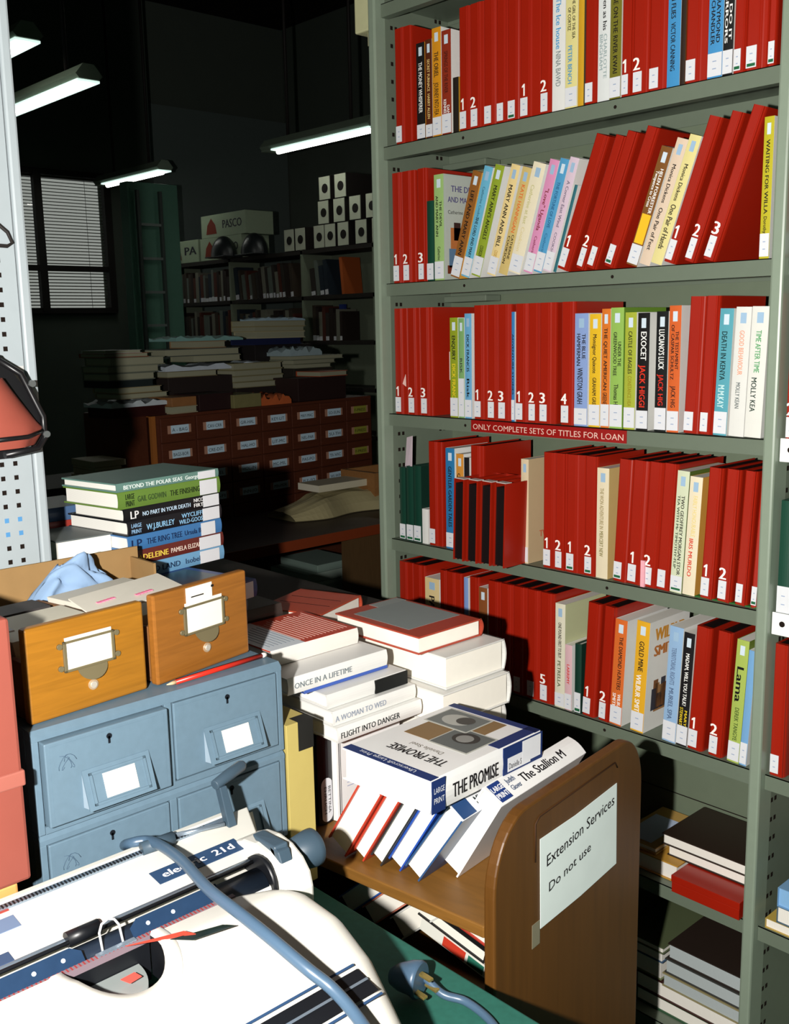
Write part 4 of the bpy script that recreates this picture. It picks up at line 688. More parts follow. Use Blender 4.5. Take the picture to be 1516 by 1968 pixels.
# ---------------------------------------------------------------- blue-grey steel card cabinet
BL = mat((100, 124, 140), .45, .4, 0, .10, 90, alb=0.85); BLD = mat((66, 88, 108), .6, .3, alb=0.85); SLOT = mat((18, 22, 28), .8, .1)
CARD = paper((235, 230, 215), .9)
CX = -1.10; y0c, y1c = .443, .797
kb = thing('card_index_cabinet', 'blue-grey steel card index cabinet of four drawers behind the typewriter', 'cabinet', (CX, y0c, E-.447))
Wc = y1c-y0c; UH = .128
for u in range(2):
    zt = -u*UH
    m = MB(); b = .009
    m.box(-.40, -.0202, 0, .0018, zt-UH+.001, zt-.002, BL); m.box(-.40, -.0202, Wc-.0018, Wc, zt-UH+.001, zt-.002, BL); m.box(-.40, -.0202, .002, Wc-.002, zt-UH+.001, zt-.115, BL); m.box(-.40, -.398, .002, Wc-.002, zt-UH+.001, zt-.002, BL)
    for (a, c_) in ((0, .008), (Wc/2-.005, Wc/2+.005), (Wc-.008, Wc)): m.box(-.02, 0, a, c_, zt-UH+.001, zt-.0121, BL, .0008)
    m.box(-.0199, -.0001, .0082, Wc-.0082, zt-UH+.001, zt-UH+.010, BL)
    m.prism([(0, 0, zt-.012), (0, 0, zt-.006), (-.006, 0, zt), (-.40, 0, zt), (-.40, 0, zt-.0018), (-.0199, 0, zt-.0018), (-.0199, 0, zt-.012)], (0, Wc, 0), BL)
    m.box(-.03, -.021, .003, Wc-.003, zt-UH+.003, zt-.003, SLOT)
    m.build('housing', kb)
    for k in range(2):
        ya = .0095+k*(Wc/2-.003); yb = ya+Wc/2-.0165; za = zt-UH+.0115; zb = zt-.0135
        out = .011 if (u == 0 and k == 0) else .0015
        m = MB(); m.box(-.019 if out < .005 else -.019, out, ya, yb, za, zb, BL, .0015)
        m.box(out-.0002, out+.0003, ya+.006, yb-.006, za+.005, zb-.005, BL)
        dr = m.build('drawer', kb)
        # keyhole
        yk = (ya+yb)/2; m = MB(); zk = zb-.012
        m.tube([(out, yk, zk), (out+.0012, yk, zk)], .0035, SLOT, 10); m.box(out, out+.0012, yk-.0015, yk+.001, zk-.009, zk, SLOT); m.build('keyhole', dr)
        # wedge shaped pull with card
        pw = .088; ph = .046; yp = yk-pw/2+.006; zp = za+.012
        m = MB()
        A = [(out, yp, zp+ph), (out, yp+pw, zp+ph), (out+.017, yp+pw-.006, zp), (out+.017, yp+.006, zp)]
        m.prism([(out, yp, zp+ph), (out+.017, yp+.004, zp), (out, yp, zp)], (0, .0012, 0), mat((170, 190, 205), .35, .5, alb=.62))  # left fin lighter than its twin: its lit look is in the colour
        m.prism([(out, yp+pw, zp+ph), (out+.017, yp+pw-.004, zp), (out, yp+pw, zp)], (0, -.0012, 0), BL)
        m.hexa([(out+.015, yp, zp), (out+.017, yp, zp), (out+.017, yp+pw, zp), (out+.015, yp+pw, zp), (out-.001, yp, zp+ph), (out+.001, yp, zp+ph), (out+.001, yp+pw, zp+ph), (out-.001, yp+pw, zp+ph)], BL)
        pl = m.build('label_pull', dr)
        def fp(fy, fz, l): return (out+.0172-.016*fz+l, yp+pw*fy, zp+ph*fz+l*.3)
        m = MB()
        for (a, c_, e, f) in ((.08, .92, .10, .16), (.08, .92, .84, .90), (.08, .12, .1, .9), (.88, .92, .1, .9)):
            m.hexa([fp(a, e, 0), fp(c_, e, 0), fp(c_, e, .0018), fp(a, e, .0018), fp(a, f, 0), fp(c_, f, 0), fp(c_, f, .0018), fp(a, f, .0018)], BL)
        m.hexa([fp(.27, .2, 0), fp(.75, .2, 0), fp(.75, .2, .0008), fp(.27, .2, .0008), fp(.27, .8, 0), fp(.75, .8, 0), fp(.75, .8, .0008), fp(.27, .8, .0008)], CARD)
        m.build('label_card', dr)
        if k == 0:
            m = MB()
            for q in range(5):
                a_ = q*1.3; cy_, cz_ = ya+.026, zb-.028; m.tube([(out+.0004, cy_+.012*math.cos(a_+t_*.5)*(1-.13*t_), cz_+.009*math.sin(a_*2+t_*.6)) for t_ in range(6)], .00035, BLD, 5)
            m.build('scuff_mark', dr)
m = MB(); m.box(-.395, -.004, .002, Wc-.002, -2*UH-.0875, -2*UH, BLD, .002); m.build('plinth', kb)

# two wooden catalogue drawers standing on the cabinet
WDL = dict(rough=.35, spec=.45, noise=.30, scale=7, kind='woodx', alb=0.46)
def wood_drawer(label, ya, xa, yb, xb, h, col, cards, tall_card):
    p = Vector((xa, ya, E-.4455)); q = Vector((xb, yb, E-.4455)); u = (q-p); L = u.length; u.normalize(); n = Vector((u.y, -u.x, 0))
    r = thing('card_tray', label, 'card tray', p, axes=(u, -n, (0, 0, 1)))   # local x along the front, y backwards
    WM = mat(col, **WDL)
    m = MB(); m.box(0, L, 0, .014, 0, h, WM, .003); f = m.build('front', r)
    for x in (.006, L-.014):
        m = MB(); m.box(x, x+.008, .014, .262, .004, h-.045, mat((120, 80, 45), .6, .3, kind='wood'), .001); m.build('side', r)
    m = MB(); m.box(.006, L-.006, .014, .262, .001, .006, mat((120, 80, 45), .6, .3, kind='wood')); m.build('bottom', r)
    m = MB(); m.box(.014, L-.014, .254, .262, .006, h-.055, mat((120, 80, 45), .6, .3, kind='wood')); m.build('back', r)
    # brass label frame
    BR = mat((150, 138, 104), .35, .5, .35, alb=.6); fx = L*.29; fw_ = L*.43; fz = h*.45; fh = h*.33
    m = MB()
    for (a, b, c_, e) in ((fx, fx+fw_, fz, fz+.003), (fx, fx+fw_, fz+fh-.003, fz+fh), (fx, fx+.004, fz, fz+fh), (fx+fw_-.004, fx+fw_, fz, fz+fh)): m.box(a, b, -.003, 0, c_, e, BR, .0005)
    n_ = 14; m.prism([(fx+fw_*.28, -.001, fz)]+[(fx+fw_*(.55-.29*math.cos(math.pi*i/n_)), -.006*math.sin(math.pi*i/n_)-.001, fz-.016*math.sin(math.pi*i/n_)) for i in range(n_+1)], (0, .0008, 0), BR)
    for a in (fx-.004, fx+fw_+.004):
        for z in (fz+.006, fz+fh-.005):
            m.tube([(a, .0, z), (a, -.0025, z)], .0035, BR, 10)
    m.build('label_frame', f)
    m = MB(); m.box(fx+.003, fx+fw_-.003, -.0015, -.0004, fz+.002, fz+fh+.004, CARD)
    if tall_card:
        m.box(fx+.006, fx+fw_*.72, -.0017, -.0005, fz+fh, fz+fh+.024, CARD); m.box(fx+.014, fx+.036, -.0022, -.0016, fz+fh+.010, fz+fh+.0115, INK); m.box(fx+.05, fx+.054, -.0022, -.0016, fz+fh+.017, fz+fh+.020, INK)
    m.build('label_card', f)
    m = MB(); m.tube([(L*.52, .001, h*.24), (L*.52, -.0015, h*.24)], .0065, mat((185, 160, 130), .35, .5, .4), 16); m.tube([(L*.52, -.001, h*.24), (L*.52, -.003, h*.24)], .0042, mat((230, 220, 205), .35, .5, .6), 12); m.build('rod_end', f)
    k = 0
    for (ya_, yb_, hh, cc_, tilt) in cards:
        m = MB(); m.hexa([(.016, ya_, .007), (L-.016, ya_, .007), (L-.016, yb_, .007), (.016, yb_, .007), (.016, ya_+tilt, hh), (L-.016, ya_+tilt, hh), (L-.016, yb_+tilt, hh), (.016, yb_+tilt, hh)], paper(cc_, .85))
        m.build('card_block', r)
    return r
wl = wood_drawer('left honey-coloured wooden catalogue drawer standing on the steel cabinet', .452, -1.118, .612, -1.133, .115, (200, 134, 40), ((.03, .14, .085, (225, 220, 200), .03), (.185, .235, .08, (60, 56, 56), .012)), False)
wr = wood_drawer('right reddish wooden catalogue drawer standing on the steel cabinet', .626, -1.132, .790, -1.164, .119, (192, 122, 48), ((.03, .225, .080, (220, 215, 200), .02),), True)
# long white card lying over the right drawer
m = MB(); m.hexa([(-1.170, .560, E-.346), (-1.185, .715, E-.346), (-1.275, .715, E-.338), (-1.235, .562, E-.338), (-1.170, .560, E-.344), (-1.185, .715, E-.344), (-1.275, .715, E-.336), (-1.235, .562, E-.336)], paper((235, 230, 215), .8))
for (fy, ) in ((.585,), (.640,)):
    for q in range(5): m.box(-1.205-.002*q, -1.199-.002*q, fy+.006*q, fy+.005+.006*q, E-.3405, E-.3395, paper((225, 120, 150)))
tag(m.build('record_card'), 'white card with pink stamps lying across the wooden drawers', 'card')
m = MB(); m.box(-1.30, -1.17, .36, .463, E-.345, E-.343, paper((235, 235, 235), .8)); m.box(-1.29, -1.18, .37, .45, E-.447, E-.3455, mat((120, 85, 50), .6, .3, kind='wood')); tag(m.build('paper_tray'), 'white sheet at the left edge beside the wooden drawer', 'paper')
# open cardboard tray with a blue cloth
tr = thing('cardboard_tray', 'open brown cardboard tray behind the wooden drawers', 'box', (-1.49, .50, E-.4455)); KC = mat((176, 140, 92), .8, .1, 0, .12, 30, alb=.7)
m = MB(); m.box(.0, .078, .0, .29, .0, .001, KC); m.box(.0, .004, .0, .30, .0, .105, KC); m.box(.004, .078, .286, .29, 0, .09, KC); m.box(.004, .078, 0, .004, 0, .085, KC); m.build('tray_body', tr)
m = MB(); P = []
for i in range(25):
    a = i/24; row = []
    for j in range(25):
        b = j/24; dx = (a-.5)*2; dy = (b-.5)*2; rr_ = max(0, 1-dx*dx*.9)*max(0, 1-dy*dy*.95)
        fold = .010*math.sin(7*dy+5*dx)*math.cos(3*dx-2*dy)+.005*math.sin(15*dx-11*dy)
        row.append((-1.448+.028*dx+.012*rr_+fold*.6, .665+.070*dy+fold*.5, E-.44+.108*rr_**.55+fold*rr_))
    P.append(row)
CLT = mat((150, 180, 215), .7, .2, 0, .08, 20, alb=.75); m.grid(P, CLT); m.box(-1.474, -1.425, .60, .73, E-.4442, E-.435, CLT); tag(m.build('blue_cloth'), 'crumpled light blue cloth stuffed in the cardboard tray', 'cloth')
# pencil
pc = thing('pencil', 'red and black striped pencil lying on the steel cabinet top', 'pencil', (-1.121, .632, E-.4425), axes=((.0, 1, 0), (-1, 0, 0), (0, 0, 1)))
pc.rotation_euler = (0, 0, math.radians(93.5)); 
m = MB(); m.tube([(0.013, 0, 0), (.155, 0, 0)], .0036, mat((190, 40, 25), .35, .5), 6); m.box(.014, .154, -.001, .001, .0028, .0036, INK); m.build('barrel', pc)
m = MB(); m.tube([(0, 0, 0), (.013, 0, 0)], [.0005, .0034], mat((215, 180, 140), .6, .2), 8); m.build('sharpened_tip', pc)
m = MB(); m.tube([(.155, 0, 0), (.162, 0, 0)], .0036, paper((230, 225, 215)), 8); m.build('end_cap', pc)
# red folder box at the far left, its overexposed salmon look put into the colour
m = MB(); m.box(-1.35, -1.045, .15, .409, E-.590, E-.292, mat((190, 100, 84), .5, .3, 0, .10, 14, alb=.42), .004); m.box(-1.36, -1.043, .14, .411, E-.48, E-.462, mat((205, 120, 104), .5, .3, alb=.45), .002)
tag(m.build('red_box'), 'salmon red cloth box at the left edge beside the steel cabinet', 'box')
m = MB(); m.box(-1.34, -1.05, .10, .395, E-.7895, E-.5905, mat((190, 140, 80), .5, .3, kind='wood'), .003); tag(m.build('wooden_block'), 'light wooden box under the salmon red box', 'box')

# ---------------------------------------------------------------- pale perforated shelf end on the left
PG_ = mat((168, 178, 182), .45, .4, 0, .04, 40, alb=0.92)
pe = thing('shelf_end_panel', 'pale grey perforated steel shelf end at the left edge of the photo', 'shelf end', (-1.53, .655, 0))
m = MB(); m.box(-.002, 0, -.45, .0, 0, E+.8, PG_); z = E-.75
while z < E+.7:
    for yy in (-.026, -.0465):
        if not (-.18 < z-E < -.02): m.box(0, .0004, yy-.0032, yy+.0032, z-.0035, z+.0035, mat((80, 140, 190)) if -.318 < z-E < -.272 else HOLE)
    z += .0215
m.build('panel', pe)
m = MB(); m.box(-.03, .004, 0.002, .019, 0, E+.8, PG_, .004); m.build('post', pe)
m = MB(); m.box(.0006, .0012, -.09, -.001, E-.135, E-.045, paper((225, 225, 222), .7)); m.build('card', pe)
m = MB()
m.tube([(.004, -.10, E+.225), (.004, -.010, E+.150), (.004, -.004, E+.135), (.004, -.012, E+.130), (.004, -.10, E+.133)], .0028, DK, 8); m.tube([(.004, -.04, E+.132), (.004, -.055, E+.165)], .0028, DK, 8)
tag(m.build('wire_bracket'), 'black wire bracket hooked on the pale shelf end', 'bracket').location = (-1.53, .655, 0)
m = MB(); m.tube([(.004, -.10, E+.47), (.004, -.016, E+.385), (.004, -.018, E+.375), (.004, -.1, E+.38)], .0028, DK, 8)
tag(m.build('wire_bracket'), 'upper black wire bracket at the top left corner', 'bracket').location = (-1.53, .655, 0)
# red ribbed case with a black frame hanging on the panel
hc = thing('hanging_case', 'red ribbed case in a black frame hanging on the shelf end', 'case', (-1.50, .560, E-.10))
m = MB(); RC = mat((205, 104, 86), .5, .4, 0, .1, 30, alb=.55)
P = []
for i in range(13):
    z = -.060+.10*i/12; w = (.055+.065*(1-abs(z+.038)/.09)) if z > -.038 else (.055+.065*(1-(-.038-z)/.022*.25)); row = []
    for j in range(25):
        a = math.pi*(j/24-.5); row.append((.055*math.cos(a)*(1+.05*math.sin(i*math.pi)), (w-.02)*math.sin(a)+(.003*math.sin(a*40) if z < -.03 else 0), z))
    P.append(row)
m.grid(P, RC); m.build('ribbed_body', hc)
m = MB(); m.prism([(-.012, 0, .088), (-.012, .045, .072), (-.012, .096, .0), (-.012, .104, -.045), (-.012, .088, -.068), (-.012, .05, -.078), (-.012, 0, -.078)], (.016, 0, 0), mat((20, 20, 22), .35, .5)); m.build('back_and_shadow', hc)  # one black plate for the dark lens part and the shadow behind it
m = MB(); m.tube([(.0, .03, .075), (.01, .072, .045), (.012, .100, -.02), (.012, .100, -.052), (.02, .085, -.066), (.03, .03, -.07)], .005, mat((20, 20, 22), .35, .5), 8)
m.tube([(.06, .0, -.045), (.045, .06, -.045), (.01, .10, -.04)], .0035, mat((20, 20, 22), .35, .5), 8); m.build('frame', hc)
m = MB(); 
for (a, b) in ((.085, .030), (.101, -.046), (.07, -.06)): m.tube([(.012, a, b), (.020, a, b)], .005, mat((160, 165, 165), .3, .5, .8), 10)
m.build('buckle', hc)

# ---------------------------------------------------------------- counter with the left stack of books
m = MB(); m.box(-2.1, -1.54, .685, 1.33, 0, E-.5352, DSH, .003); m.box(-1.54, -1.465, .845, 1.33, 0, E-.553, DSH, .003); m.box(-1.54, -1.372, .845, 1.33, E-.5528, E-.535, DSH, .002); tag(m.build('counter'), 'low dark counter behind the steel cabinet carrying the left stack', 'counter')
sd = Vector((-.16, .987, 0)).normalized(); so = Vector((sd.y, -sd.x, 0))   # along the spines, outward
PGN0 = make_pages((242, 240, 232), 1.0)
def lie(label, p, t, d, h, col, texts=(), lab=None, dirv=sd, outv=so, head='near', **k):
    """book lying flat, spine facing outv, head at the near end (p = near bottom corner of the spine)"""
    dv = Vector(dirv); ov = Vector(outv)
    loc = Vector(p)+dv*h
    r = book(label, t, d, h, col, loc=loc, axes=((0, 0, 1), -ov, -dv), texts=texts, hard=k.pop('hard', True), pages=k.pop('pages', PGN0), **k)
    if lab:   # white sticker at the tail end
        m = MB(); a, b = lab; bu = min(t*.10, .004); m.box(t*.04, t*.94, -bu-.0008, -bu-.0002, h*a, h*b, WHITE); m.build('spine_label', r)
    return r
p0 = Vector((-1.535, .812, 0))
z = E-.5345
for nm, t, c_ in (('lowest', .036, (70, 74, 80)), ('second', .0345, (60, 50, 46))):
    lie('%s dark book at the foot of the left stack, mostly hidden' % nm, Vector((-1.40, .85, z)), t, .26, .17, c_, dirv=(0, 1, 0), outv=(1, 0, 0)); z += t+.0005
z = E-.4625
lie('dim grey-blue book underneath the big blue book', Vector((-1.40, .85, z)), .022, .12, .10, (120, 140, 160), dirv=(0, 1, 0), outv=(1, 0, 0))
z += .0225
bb = lie('big blue book with a dark picture cover lying under the stack', Vector((-1.362, .80, z)), .030, .17, .170, (40, 75, 150), dirv=(-.20, .98, 0), outv=(.98, .20, 0), texts=(('THE LAND', (235, 235, 235), .1, .45, .5, .4),), lab=(.06, .45), alb=.7)
m = MB(); m.box(.0301, .0306, .02, .155, .015, .155, mat((40, 60, 62), .3, .5)); m.build('cover_picture', bb)
z += .0305
titles = [
 (.0245, .165, (120, 175, 215), 'light blue book above the big blue one in the left stack', (('WILD LAND', (30, 50, 80), .1, .5, .5, .42), ('Isobel', (40, 60, 90), .56, .72, .5, .4)), (.06, .28), 0),
 (.0245, .165, (110, 45, 38), 'maroon book with yellow lettering in the left stack', (('MADELEINE', (230, 200, 80), .02, .38, .5, .42), ('PAMELA ELIZABETH', (225, 205, 190), .41, .82, .5, .36)), (.04, .28), .0),
 (.0255, .165, (70, 130, 190), 'mid blue book with a boxed mark in the left stack', (('LP', (20, 40, 80), .03, .13, .5, .6), ('THE RING TREE', (20, 35, 70), .18, .55, .5, .42), ('Ursula B', (20, 35, 70), .58, .76, .5, .36)), (.08, .24), .004),
 (.0245, .165, (24, 26, 32), 'black book with light blue lettering in the left stack', (('LARGE', (140, 180, 215), .03, .13, .7, .3), ('PRINT', (140, 180, 215), .03, .13, .3, .3), ('W.J.BURLEY', (140, 190, 225), .18, .47, .45, .42), ('WYCLIFFE', (140, 190, 225), .55, .8, .72, .34), ('WILD-GOOSE', (140, 190, 225), .52, .8, .3, .34)), (.03, .22), .002),
 (.0225, .14, (20, 22, 26), 'black book with a white title in the upper left stack', (('LP', (225, 225, 225), .06, .14, .5, .6), ('NO PART IN YOUR DEATH', (190, 215, 235), .18, .68, .45, .34), ('NICOLA', (230, 230, 230), .72, .88, .72, .3), ('FIRTH', (230, 230, 230), .72, .86, .32, .3)), (.0, .18), .010),
 (.0285, .150, (112, 148, 62), 'green large print book near the top of the left stack', (('LARGE', (20, 30, 20), .06, .14, .72, .34), ('PRINT', (20, 30, 20), .06, .14, .32, .34), ('GAIL GODWIN', (50, 70, 40), .17, .44, .5, .36), ('THE FINISHING', (25, 35, 20), .48, .78, .5, .36)), (.04, .22), .022),
 (.0145, .150, (110, 150, 140), 'thin teal book on top of the left stack', (('BEYOND THE POLAR SEAS', (225, 235, 230), .06, .62, .5, .5), ('Georges', (225, 235, 230), .65, .8, .5, .5)), (.04, .22), .024)]
for (t, d, col, lab_, tx, lb, sh) in titles:
    h_ = .208 if sh < .02 else .222
    lie(lab_, p0 + so*(sh*.3) - sd*(sh*1.0) + Vector((0, 0, z)), t, d, h_, col, texts=tx, lab=lb, alb=.75); z += t+.0006
# two thick white-paged books in front of the stack, fore-edges showing
def fore(label, z, t, col, y0=.704, y1=.8045, d=.12):
    r = thing('book', label, 'book', (-1.575, y0, z)); c = mat(col, .45, .35, 0, .05, 25, alb=.8); w = y1-y0
    m = MB(); m.box(-d, 0, 0, w, 0, .0022, c, .0005); m.box(-d, 0, 0, w, t-.0022, t, c, .0005); m.box(-d, -d+.002, 0, w, .0022, t-.0022, c); m.build('cover', r)
    m = MB(); m.box(-d+.0022, -.003, .003, w-.003, .0023, t-.0023, PGA0); m.build('page_block', r)
PGA0 = mat((240, 238, 228), .8, .1, 0, .03, 80, alb=1.0)
m = MB(); m.box(-1.69, -1.60, .705, .80, E-.5348, E-.4202, DSH, .002); tag(m.build('box'), 'dark box under the two white-paged books left of the stack', 'box')
fore('lower white-paged book beside the foot of the left stack', E-.4198, .027, (60, 60, 66))
fore('white-paged book with an orange lower cover in the two-book pile', E-.3922, .0265, (200, 120, 50))
fore('grey-topped thick white-paged book beside the left stack', E-.3652, .034, (110, 118, 118))
# small shadowed stack further left
m = MB(); m.box(-1.87, -1.715, .70, .84, E-.5348, E-.4632, DSH, .002); tag(m.build('box'), 'dark box under the shadowed pile beside the pale post', 'box')
z = E-.4625
for k, (t, col, nm) in enumerate(((.03, (50, 60, 70), 'bottom dark grey'), (.028, (40, 30, 30), 'second dark'), (.03, (70, 75, 70), 'third grey'), (.026, (60, 110, 170), 'blue'), (.02, (170, 60, 50), 'thin red'), (.024, (80, 110, 150), 'top pale blue'))):
    lie('%s book of the shadowed pile beside the pale post' % nm, Vector((-1.725, .70+.002*k, z)), t, .13, .14, col, dirv=(0, 1, 0), outv=(1, 0, 0)); z += t+.0006

# ---------------------------------------------------------------- book trolley
ang = math.radians(7.0)
tz = E-.765; TX, TYY = -.821, .899
TR = thing('book_trolley', 'scuffed wooden book trolley with a rounded end panel and handwritten sign', 'trolley', (TX, TYY, 0), rotz=ang)
TW = mat((146, 94, 34), .45, .4, 0, .30, 6, kind='woodv', alb=0.34); TWL = mat((168, 116, 50), .5, .35, 0, .30, 6, kind='woodx', alb=.46)
TL, TD = .545, .405
def endpanel(x, t):
    m = MB(); zt = E-.623; pts = [(x, 0, .12), (x, TD, .12)]
    for (cy, r1, r2, a0) in ((TD-.062, .062, .085, 0), (.078, .078, .100, math.pi/2)):
        for i in range(11):
            a = a0+math.pi/2*i/10; pts.append((x, cy+r1*math.cos(a), zt-r2+r2*math.sin(a)))
    m.prism(pts, (t, 0, 0), TW); return m
ep = endpanel(0, .0175).build('end_panel', TR, bevel=.003)
endpanel(-TL-.0175, .0175).build('end_panel', TR, bevel=.003)
for zz in (tz, E-1.0, E-1.30):
    m = MB(); m.box(-TL, 0, .001, TD-.005, zz-.018, zz-.0005, TWL, .002); m.build('shelf', TR)
m = MB(); m.box(-TL, 0, TD-.012, TD-.002, E-1.30, tz-.02, TWL); m.build('back_board', TR)
for x in (.008, -TL-.008):
    for y in (.04, .36):
        m = MB(); m.tube([(x-.012, y, .035), (x+.012, y, .035)], .035, DK, 16); m.box(x-.016, x+.016, y-.01, y+.01, .035, .12, DSH); m.build('caster', TR)
# old routed line and tape scuffs on the end panel
m = MB(); GRV = mat((60, 36, 18), .7, .2)
m.tube([(.0177, .095, E-.71), (.0177, .095, E-.655), (.0177, .105, E-.648), (.0177, .315, E-.645), (.0177, .322, E-.655)], .0012, GRV, 6); m.build('groove', ep)
m = MB(); pts = [(.0187, .106, E-.681), (.0187, .200, E-.683), (.0187, .320, E-.679), (.0187, .323, E-.811), (.0187, .215, E-.815), (.0187, .108, E-.814)]
m.prism(pts, (-.0006, 0, 0), mat((232, 244, 240), .6, .3, 0, .06, 20, alb=1.0))
m.text('Extension Services', (.0187, .122, E-.728), (0, 1, .10), (0, 0, 1), .190, .018, INK, lift=.0008)
m.text('Do not use', (.0187, .128, E-.768), (0, 1, .12), (0, 0, 1), .115, .015, INK, lift=.0008)
sg = m.build('paper_sign'); sg.location = (TX, TYY, 0); sg.rotation_euler = (0, 0, ang); tag(sg, 'handwritten paper sign Extension Services Do not use on the trolley end', 'sign')
m = MB(); TPE = mat((150, 145, 120), .4, .4, alb=.7)
m.box(.0177, .0183, .088, .107, E-.835, E-.800, TPE); m.build('tape_strip', sg)

def tro(u, v, z): # trolley coordinates: u to the left along the shelf, v across
    c, s = math.cos(ang), math.sin(ang)
    return Vector((TX-u*c-v*s, TYY-u*s+v*c, z))
ta = Vector((math.cos(ang), math.sin(ang), 0)); tv = Vector((-math.sin(ang), math.cos(ang), 0))
PGN = make_pages((244, 240, 228), 1.0)
def leaner(label, u, t, d, h, col, texts=(), lean=34, v0=.004, z=tz, lab=None, pages=None, k=None, **kw):
    """spine-up book leaning towards the end panel; lower right corner at u"""
    a = math.radians(lean)
    up = ta*math.sin(a)+Vector((0, 0, math.cos(a)))         # towards the spine
    xa = -(ta*math.cos(a)-Vector((0, 0, math.sin(a))))      # thickness, pointing left/up
    # local z -> -tv (head near), y -> -up, x = y cross z
    loc = tro(u, v0, z+.0005)+up*d+tv*h
    r = book(label, t, d, h, col, loc=loc, axes=(xa, -up, -tv), texts=texts, pages=pages or PGN, hard=True, alb=kw.pop('alb', .95), **kw)
    return r
def lf(r, t, h, a, b, col, y=-.0042, nm='spine_band'):
    m = MB(); m.box(t*.02, t*.98, y-.0004, y+.0006, h*(1-b), h*(1-a), paper(col, .75)); m.build(nm, r)
leaner('big white large print book leaning against the trolley end panel', .098, .036, .150, .225, (232, 232, 230), (('The Stallion M', (15, 15, 20), .30, .80, .5, .42), ('Judith', (60, 80, 110), .17, .26, .70, .24), ('Glover', (60, 80, 110), .17, .27, .36, .24), ('LARGE', (235, 235, 235), .02, .13, .66, .24), ('PRINT', (235, 235, 235), .02, .13, .34, .24)), lean=30, v0=.075, cover_extra=lambda mb, w, d, h: mb.box(w*.08, w*.92, -.0037, -.0034, h*.87, h*.985, paper((30, 60, 130), .75)))
leaner('white large print book with blue spine ends second from the trolley end', .134, .030, .139, .215, (225, 228, 230), (('MY FRIEND SANDY', (30, 40, 40), .2, .68, .5, .42), ('LARGE', (235, 235, 235), .03, .13, .66, .24), ('PRINT', (235, 235, 235), .03, .13, .34, .24)), lean=34, v0=.033, side=(45, 80, 125), cover_extra=lambda mb, w, d, h: (mb.box(w*.02, w*.98, -.0035, -.0032, h*.86, h*1.0, paper((40, 75, 125), .75)), mb.box(w*.02, w*.98, -.0035, -.0032, h*.0, h*.28, paper((50, 60, 90), .75)), mb.box(w*.2, w*.9, -.0038, -.0035, h*.05, h*.24, WHITE)))
leaner('white-paged book with blue cover edges leaning on the trolley', .172, .026, .138, .215, (40, 80, 170), lean=32, v0=.038)
leaner('white-paged book with thin black cover edges leaning on the trolley', .203, .0235, .136, .21, (45, 48, 50), lean=32, v0=.032)
leaner('red covered book leaning on the trolley below the top book', .232, .024, .138, .21, (190, 60, 40), lean=32, v0=.026)
leaner('outermost red covered book at the left of the leaning row', .262, .040, .140, .21, (190, 60, 40), lean=32, v0=.020)
# THE PROMISE lying on top
zd = Vector((.014, -.240, .004)).normalized(); yd0 = Vector((-1, 0, 0)); xd = yd0.cross(zd).normalized(); yd = zd.cross(xd).normalized()
tt = .046; hd = .240
hr = Vector((-.884, .867, E-.574))        # head / spine / upper corner
loc = hr - zd*hd - xd*tt
def prom(mb, w, d, h):
    NB = paper((28, 52, 110), .75); X = w
    mb.box(X, X+.0004, -.001, d, h*.93, h-.0005, NB); mb.box(X, X+.0004, -.001, d, 0.0005, h*.06, NB); mb.box(X, X+.0004, .0, d*.12, 0, h*.40, NB)
    mb.text('Ulverscroft Large Print', (X, d*.20, h*.948), (0, 1, 0), (0, 0, 1), d*.64, .0085, WHITE, lift=.0008)
    mb.text('THE PROMISE', (X, d*.12, h*.74), (0, 1, 0), (0, 0, 1), d*.62, .021, INK, lift=.0006, bold=.02)
    mb.text('Danielle Steel', (X, d*.28, h*.66), (0, 1, 0), (0, 0, 1), d*.36, .010, paper((90, 80, 60)), lift=.0006)
    mb.box(X+.0002, X+.0006, d*.28, d*.86, h*.08, h*.58, paper((150, 120, 80), .7)); mb.box(X+.0006, X+.0009, d*.12, d*.56, h*.30, h*.60, paper((205, 205, 195), .75)); mb.box(X+.0009, X+.0012, d*.135, d*.545, h*.315, h*.585, paper((105, 110, 108), .75))
    mb.box(X+.0010, X+.0013, d*.42, d*.92, h*.09, h*.36, paper((205, 205, 195), .75)); mb.box(X+.0013, X+.0016, d*.435, d*.905, h*.105, h*.345, paper((120, 125, 122), .75))
    for (cx, cy, rx, ry, q, o_) in ((.34, .42, .13, .08, (60, 58, 55), .0014), (.34, .43, .08, .055, (150, 150, 145), .0016), (.68, .23, .15, .085, (190, 190, 182), .0018), (.60, .21, .09, .06, (80, 78, 74), .0020)):
        mb.prism([(X+o_, d*(cx+rx*math.cos(i*math.pi/10)), h*(cy+ry*math.sin(i*math.pi/10))) for i in range(20)], (.0001, 0, 0), paper(q, .75))
    b = .0040
    mb.box(w*.01, w*.99, -b-.0003, -b+.0009, h*.89, h, NB); mb.box(w*.01, w*.99, -b-.0003, -b+.0009, 0, h*.38, NB)
    mb.box(w*.18, w*.62, -b-.0006, -b-.0003, h*.12, h*.34, WHITE); mb.box(w*.25, w*.95, -b-.0007, -b-.0004, h*.02, h*.20, WHITE)
    mb.text('Danielle S', (w*.26, -b-.0006, h*.33), (0, 0, -1), (1, 0, 0), h*.12, w*.2, INK, lift=.0004)
    mb.text('LARGE', (w*.60, -b-.0003, h*.985), (0, 0, -1), (1, 0, 0), h*.085, w*.18, WHITE, lift=.0004); mb.text('PRINT', (w*.30, -b-.0003, h*.985), (0, 0, -1), (1, 0, 0), h*.085, w*.18, WHITE, lift=.0004)
    mb.text('THE PROMISE', (w*.24, -b, h*.83), (0, 0, -1), (1, 0, 0), h*.40, w*.46, INK, lift=.0006, bold=.02)
